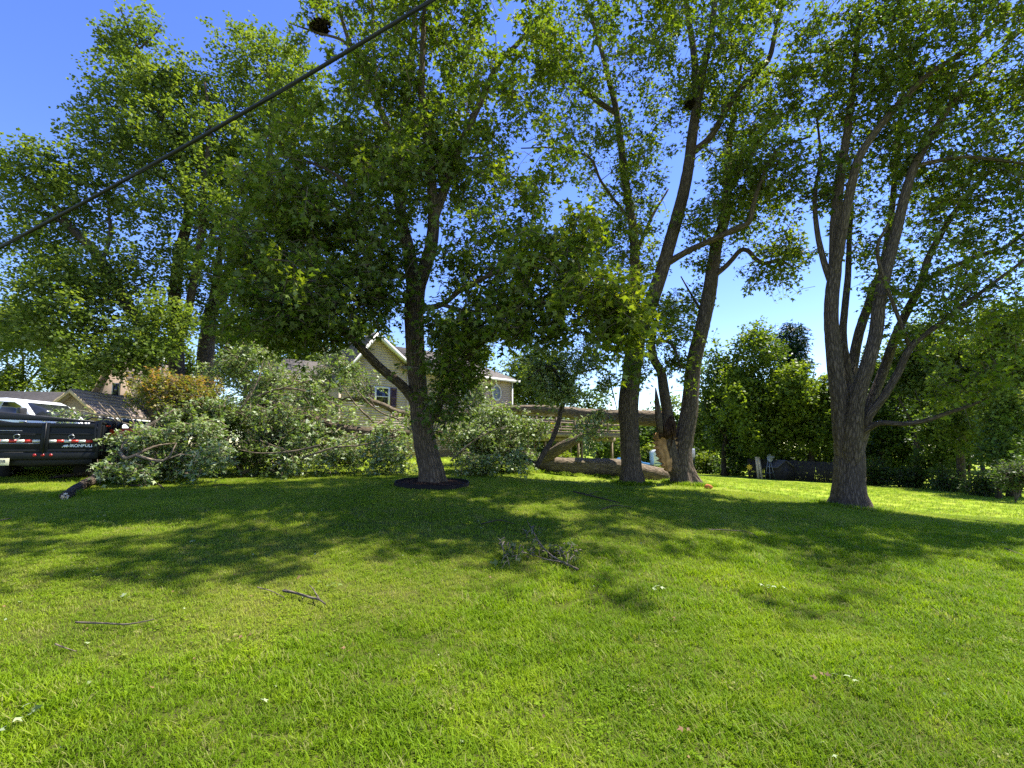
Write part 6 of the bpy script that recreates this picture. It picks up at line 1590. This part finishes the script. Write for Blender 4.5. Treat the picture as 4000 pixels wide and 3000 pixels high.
# ---------------------------------------------------------------- fence, shed and yard ornaments
def fence_row():
    yn = 31.0
    a = P(2916, 1740, yn); b = P(3262, 1740, yn * .93)
    n = 62; H = 1.62
    e = empty("board_fence", (a[0], a[1], g1(a[0], a[1])), 0, "dark weathered board fence in the shade of the woods", "fence")
    src = None
    d = b - a; L = math.hypot(d[0], d[1]); an = math.atan2(d[1], d[0]); w = L / n
    m = MB(); m.prism([(0, 0), (w - .012, 0), (w - .012, H - .04), (w / 2, H), (0, H - .04)], 0, .022, 'y')
    for k in range(n):
        x, y = a[0] + d[0] * k / n, a[1] + d[1] * k / n
        z = g1(x, y)
        loc = (x - a[0], y - a[1], z - g1(a[0], a[1]) - .05 + rnd.uniform(-.03, .03))
        if src is None:
            src = m.build("fence_board", MAT["wood_fence"], e); src.location = loc; src.rotation_euler = (0, 0, an)
        else: share("fence_board", src, e, loc, (0, rnd.uniform(-.01, .01), an))
    for zz in (.4, 1.2):
        m = MB(); p0 = np.array([0, 0.05, zz]); p1 = np.array([d[0], d[1] + .05, zz + g1(b[0], b[1]) - g1(a[0], a[1])]); m.cyl(p0, p1, .045, .045, 4); m.build("rail", MAT["wood_fence"], e)
    for k, px in enumerate((2955, 2968)):
        q = P(px, 1740, yn - 1.0); q[2] = g1(q[0], q[1])
        m = MB(); m.box((-.09, -.03, 0), (.09, .03, 1.72)); o = m.build("leaning_plank", MAT["wood_new"], None); o.location = q; o.rotation_euler = (-.12, .03 * (1 - 2 * k), .1)
        tag(o, "left pale new plank leaning on the dark fence" if k == 0 else "right pale new plank leaning on the dark fence", "plank", "pale planks on the fence")
    q = P(3000, 1740, yn - 1.3); q[2] = g1(q[0], q[1])
    t = empty("windmill_ornament", q, .3, "small metal garden windmill in front of the dark fence", "windmill")
    for sx in (-1, 1):
        for sy in (-1, 1):
            m = MB(); m.cyl((sx * .25, sy * .25, 0), (sx * .04, sy * .04, 1.6), .018, .014, 6); m.build("leg", MAT["metal_grey"], t)
    for zz in (.5, 1.0):
        r = .25 - .21 * zz / 1.6; m = MB()
        for p, q2 in (((-r, -r), (r, -r)), ((r, -r), (r, r)), ((r, r), (-r, r)), ((-r, r), (-r, -r))): m.cyl((*p, zz), (*q2, zz), .01, .01, 5)
        tag(m.build("cross_bars", MAT["metal_grey"], t), kind="stuff")
    for k in range(10):
        an = k * .628; m = MB(); c, s = math.cos(an), math.sin(an)
        m.add([(.06 * c - .02 * s, -.12, 1.68 + .06 * s + .02 * c), (.30 * c - .06 * s, -.14, 1.68 + .30 * s + .06 * c), (.30 * c + .06 * s, -.10, 1.68 + .30 * s - .06 * c), (.06 * c + .02 * s, -.12, 1.68 + .06 * s - .02 * c)], [(0, 1, 2, 3)]); m.build("blade", MAT["metal_grey"], t)
    m = MB(); m.box((.04, -.005, 1.62), (.55, .005, 1.80)); m.build("tail_vane", MAT["metal_grey"], t)
    q = P(2921, 1740, yn - 1.2); q[2] = g1(q[0], q[1])
    t = empty("flower_ornament", q, 0, "yellow flower ornament at the left end of the dark fence", "ornament")
    m = MB(); m.cyl((0, 0, 0), (0, 0, .8), .02, .02, 8); m.build("stake", MAT["wood_fence"], t)
    for k in range(8):
        an = k * .785; m = MB(); m.add([(0, -.03, .85), (.16 * math.cos(an - .3), -.04, .85 + .16 * math.sin(an - .3)), (.26 * math.cos(an), -.05, .85 + .26 * math.sin(an)), (.16 * math.cos(an + .3), -.04, .85 + .16 * math.sin(an + .3))], [(0, 1, 2, 3)]); m.build("petal", MAT["petal_yellow"], t)
    q = P(3030, 1740, yn - 1.6); q[2] = g1(q[0], q[1])
    t = empty("garden_shed", q, .2, "low brown shed with pitched roof in front of the dark fence", "shed")
    m = MB(); m.prism([(0, 0), (1.5, 0), (1.5, 1.0), (.75, 1.5), (0, 1.0)], 0, 1.4, 'y'); m.build("wall", MAT["wood_fence"], t)
    for s in (0, 1):
        x = -.12 if s == 0 else 1.62
        roof_plane(t, (x, -.12, .93), (x, 1.52, .93), (.75, 1.52, 1.53), (.75, -.12, 1.53), "shingle_dark", .18, .04)
    m = MB(); m.box((.45, -.02, .02), (1.05, -.002, .9)); m.build("door", MAT["wood_fence"], t)
fence_row()

# ---------------------------------------------------------------- overhead cable
def cable():
    a = P(-260, 1100, 4.2); b = P(830, 475, 3.6); c = P(1980, -180, 3.1)
    t = np.linspace(0, 1, 60)[:, None]
    pts = a * (1 - t) ** 2 + 2 * (2 * b - .5 * (a + c)) * .5 * 2 * t * (1 - t) * .5 + c * t ** 2 if False else a * (1 - t) + c * t - np.array([0, 0, .10]) * 4 * t * (1 - t)
    b0 = pts[0].copy()
    e = empty("overhead_cable", b0, 0, "thick black overhead cable crossing the upper left", "cable")
    m = MB(); tube(m, pts, np.full(60, .019), 10); m.build("cable", MAT["cable_black"], e, True, "bk", b0)
    ph = np.linspace(0, 26, 240); tt = np.linspace(0, 1, 240)[:, None]
    p2 = a * (1 - tt) + c * tt - np.array([0, 0, .10]) * 4 * tt * (1 - tt)
    p2 = p2 + .021 * np.stack([np.sin(ph) * .6, np.cos(ph) * .6, np.sin(ph)], 1) - np.array([0, 0, .004])
    m = MB(); tube(m, p2, np.full(240, .006), 6); m.build("messenger_wire", MAT["cable_black"], e, True, "bk", b0)
cable()

# ---------------------------------------------------------------- nests
def nest(px, py, yn, r, label):
    c = P(px, py, yn); m = MB(); rg = np.random.default_rng(int(px))
    for k in range(520):
        p = unit(rg.normal(size=3)) * r * rg.uniform(.3, 1) * np.array([1.15, 1.0, .85]); d = unit(rg.normal(size=3)) * r * .45
        m.add(np.array([p - d, p + d + rg.normal(size=3) * .03, p + d * .2 + rg.normal(size=3) * r * .14, p - d * .3 + rg.normal(size=3) * r * .12]), [(0, 1, 2, 3)])
    o = m.build("leaf_nest", MAT["nest"], None); o.location = c
    tag(o, label, "nest")
nest(1252, 105, 10.0, .24, "dark leaf nest in the bare limbs above the cable")
nest(2692, 408, 11.5, .17, "dark leaf nest in the fork of the tall stem")
nest(690, 530, 18.8, .36, "dark leaf nest high in the tallest back-left tree")

# ---------------------------------------------------------------- litter on the grass
def twig(label, pts, r, bark="bark_log", side=()):
    rows = ground_rows([(x, y, r * (1 - .55 * i / max(1, len(pts) - 1)), r + .035) for i, (x, y) in enumerate(pts)])
    paths = [rows]
    for s in side: paths.append(ground_rows([(x, y, r * .5 * (1 - .6 * i / max(1, len(s) - 1)), r + .04) for i, (x, y) in enumerate(s)]))
    return wood_piece("fallen_twig", label, "twig", paths, bark, 7, .06, "twigs on the grass", "stem", .05)
twig("long pale straight twig at left where long grass begins", [(292, 2463), (400, 2468), (500, 2464), (600, 2450)], .009, "bark_twig")
twig("bent grey stick with short side twig left of centre", [(1105, 2330), (1150, 2345), (1210, 2355), (1245, 2365), (1270, 2385)], .014, "bark_twig", [[(1245, 2365), (1220, 2330), (1205, 2308)]])
twig("thin pale twig just left of the bent stick", [(1005, 2312), (1060, 2335), (1110, 2358)], .006, "bark_log")
twig("dark stick in the shade near the right of the round bed", [(2240, 1930), (2300, 1945), (2380, 1965), (2420, 1975)], .02, "bark_dark", [[(2300, 1945), (2330, 1930), (2350, 1935)]])
twig("slim stick in the shade right of the dark one", [(2350, 2000), (2400, 1985), (2470, 1990)], .012, "bark_dark")
twig("thin twig lying in the shade straight before the round bed", [(1880, 2060), (1950, 2045), (2010, 2060)], .01, "bark_dark", [[(1950, 2045), (1990, 2035)]])
twig("thin bleached twig in the dappled shade right of centre", [(2770, 2080), (2850, 2082), (2920, 2090), (2960, 2110)], .009, "bark_log")
twig("thin twig at the right border of the lawn", [(3930, 2155), (3970, 2170), (4010, 2185)], .008, "bark_log")
twig("curved dark twig on the shaded lawn left of the bed", [(835, 1905), (870, 1900), (905, 1912)], .014, "bark_dark")
twig("short grey stick at the left border in the shade", [(0, 2045), (45, 2035)], .01, "bark_twig")
twig("thin twig in the long grass below the pale straight one", [(215, 2540), (250, 2560), (295, 2580)], .006, "bark_log")

def leafy_branch():
    rows = ground_rows([(2258, 2245, .014, .05), (2200, 2215, .013, .05), (2150, 2190, .012, .06), (2110, 2150, .010, .08), (2080, 2100, .007, .10), (2060, 2060, .005, .08)])
    side = ground_rows([(2195, 2215, .008, .05), (2130, 2205, .007, .05), (2060, 2185, .005, .06), (2010, 2180, .003, .05)])
    e, b0, ps = wood_piece("leafy_branch", "small broken branch with drooping leaves in the middle of the lawn", "branch", [rows, side], "bark_log", 8, .06, None, "stem", .05)
    lv = MB(); C = []
    for px, py, n in ((2190, 2170, 6), (2215, 2185, 6), (2150, 2160, 5), (2050, 2180, 5), (1990, 2150, 5), (1975, 2165, 4), (2070, 2080, 4), (2010, 2190, 4), (2225, 2200, 4)):
        q = on_ground(px, py + 12)
        for k in range(n): C.append(q + RNG.normal(size=3) * np.array([.09, .12, .02]) + np.array([0, 0, .10]))
    C = np.array(C); dm = MB()
    foliage(lv, dm, C, unit(RNG.normal(size=(len(C), 3))), np.full(len(C), .12), 2, 3, .075, .5, .1, np.full(len(C), .6))
    tag(dm.build("twigs", MAT["bark_log"], e, True, "bk", b0), kind="stuff"); lv.build("leaves", MAT["leaf_back"], e, False, "lv", b0)
leafy_branch()

def leaf_bit(label, px, py, n, mat, size, sp=.05, group="loose leaves on the lawn"):
    q = on_ground(px, py); rg = np.random.default_rng(int(px + py))
    pos = rg.normal(size=(n, 3)) * np.array([sp, sp, .004]) + np.array([0, 0, .05])
    nr = unit(rg.normal(size=(n, 3)) * .35 + np.array([0, 0, 1.])); tp = unit(rg.normal(size=(n, 3))); sz = size * rg.uniform(.7, 1.2, n)
    e = empty("leaf_sprig", q, 0, label, "leaf", group)
    for k in range(n):
        m = MB(); leaf_mesh(m, pos[k:k + 1], nr[k:k + 1], tp[k:k + 1], sz[k:k + 1], np.array([rg.uniform(.3, .8)]))
        m.build("leaf", MAT[mat], e, False, "lv")
for label, px, py, n, mat, size in (
        ("pale upturned maple leaves on bright grass right of centre", 3010, 2307, 7, "leaf_pale", .075), ("pale maple leaf pair left of the larger pale leaves", 2560, 2318, 5, "leaf_pale", .07),
        ("pale curled leaves in the lower left corner", 80, 2850, 7, "leaf_pale", .06), ("orange dry leaf low in the grass left of centre", 915, 2510, 3, "dry_leaf", .05),
        ("orange dry leaf right of the other orange leaf", 1320, 2570, 3, "dry_leaf", .05), ("pale leaf on the yellowish grass above the straight twig", 460, 2362, 4, "leaf_pale", .07),
        ("small green leaf sprig right of the bent stick", 1295, 2302, 8, "leaf_fallen", .07), ("silver leaf on the sunny strip left of the tree shadow", 740, 2130, 4, "leaf_pale", .08),
        ("silver leaf in the shade below the broken log", 405, 2028, 2, "leaf_pale", .08), ("dark curled leaf on the right foreground grass", 2650, 2450, 3, "dry_leaf", .06),
        ("brown leaf beside pale clover at lower right", 3235, 2695, 4, "dry_leaf", .05), ("pale leaves on top of the clover at lower right", 3300, 2685, 4, "leaf_pale", .05),
        ("dark leaf near the bottom right of centre", 2670, 2920, 2, "dry_leaf", .045), ("pale petal-like leaf at the bottom edge right of centre", 3285, 2975, 2, "leaf_pale", .04),
        ("reddish leaf on yellowish grass at far left", 335, 2405, 2, "dry_leaf", .06), ("pale torn stem piece in the lower middle grass", 1040, 2768, 3, "leaf_pale", .05),
        ("small dark leaf just above the bent stick", 1172, 2290, 2, "dry_leaf", .06), ("silver leaf on the shaded lawn above the sunny strip", 990, 2115, 2, "leaf_pale", .07)):
    leaf_bit(label, px, py, n, mat, size * .85)
def chunk():
    q = on_ground(2768, 1910); rg = np.random.default_rng(2); m = MB()
    tube(m, np.array([(-.10, 0, .05), (-.03, .01, .07), (.05, 0, .06), (.11, -.01, .04)]), np.array([.04, .075, .065, .03]), 9, .35, 0, True, 4)
    o = m.build("wood_chunk", MAT["brick_orange"], None, False, "bk"); o.location = q; tag(o, "orange lump of rotten wood on the grass beside the split maple", "wood")
chunk()

def litter():
    """small leaf scraps and chips sunk between the blades, too many to count"""
    n = 900
    y = np.sqrt(RNG.uniform(2.0 ** 2, 13 ** 2, n)); x = RNG.uniform(-1, 1, n) * y * 1.1
    pos = np.stack([x, y, gz(x, y) + RNG.uniform(.012, .03, n)], 1)
    for nm, mat, k0, k1, lab in (("leaf_litter", "dry_leaf", 0, 420, "tiny brown leaf scraps sunk all over the lawn"), ("leaf_litter", "leaf_pale", 420, 900, "tiny pale green leaf scraps sunk all over the lawn")):
        m = MB(); k = slice(k0, k1); c = k1 - k0
        leaf_mesh_simple(m, pos[k], unit(RNG.normal(size=(c, 3)) * .5 + np.array([0, 0, 1.])), unit(RNG.normal(size=(c, 3))), RNG.uniform(.010, .034, c), RNG.uniform(size=c))
        tag(m.build(nm, MAT[mat], None, False, "lv"), lab, "litter", kind="stuff")
litter()
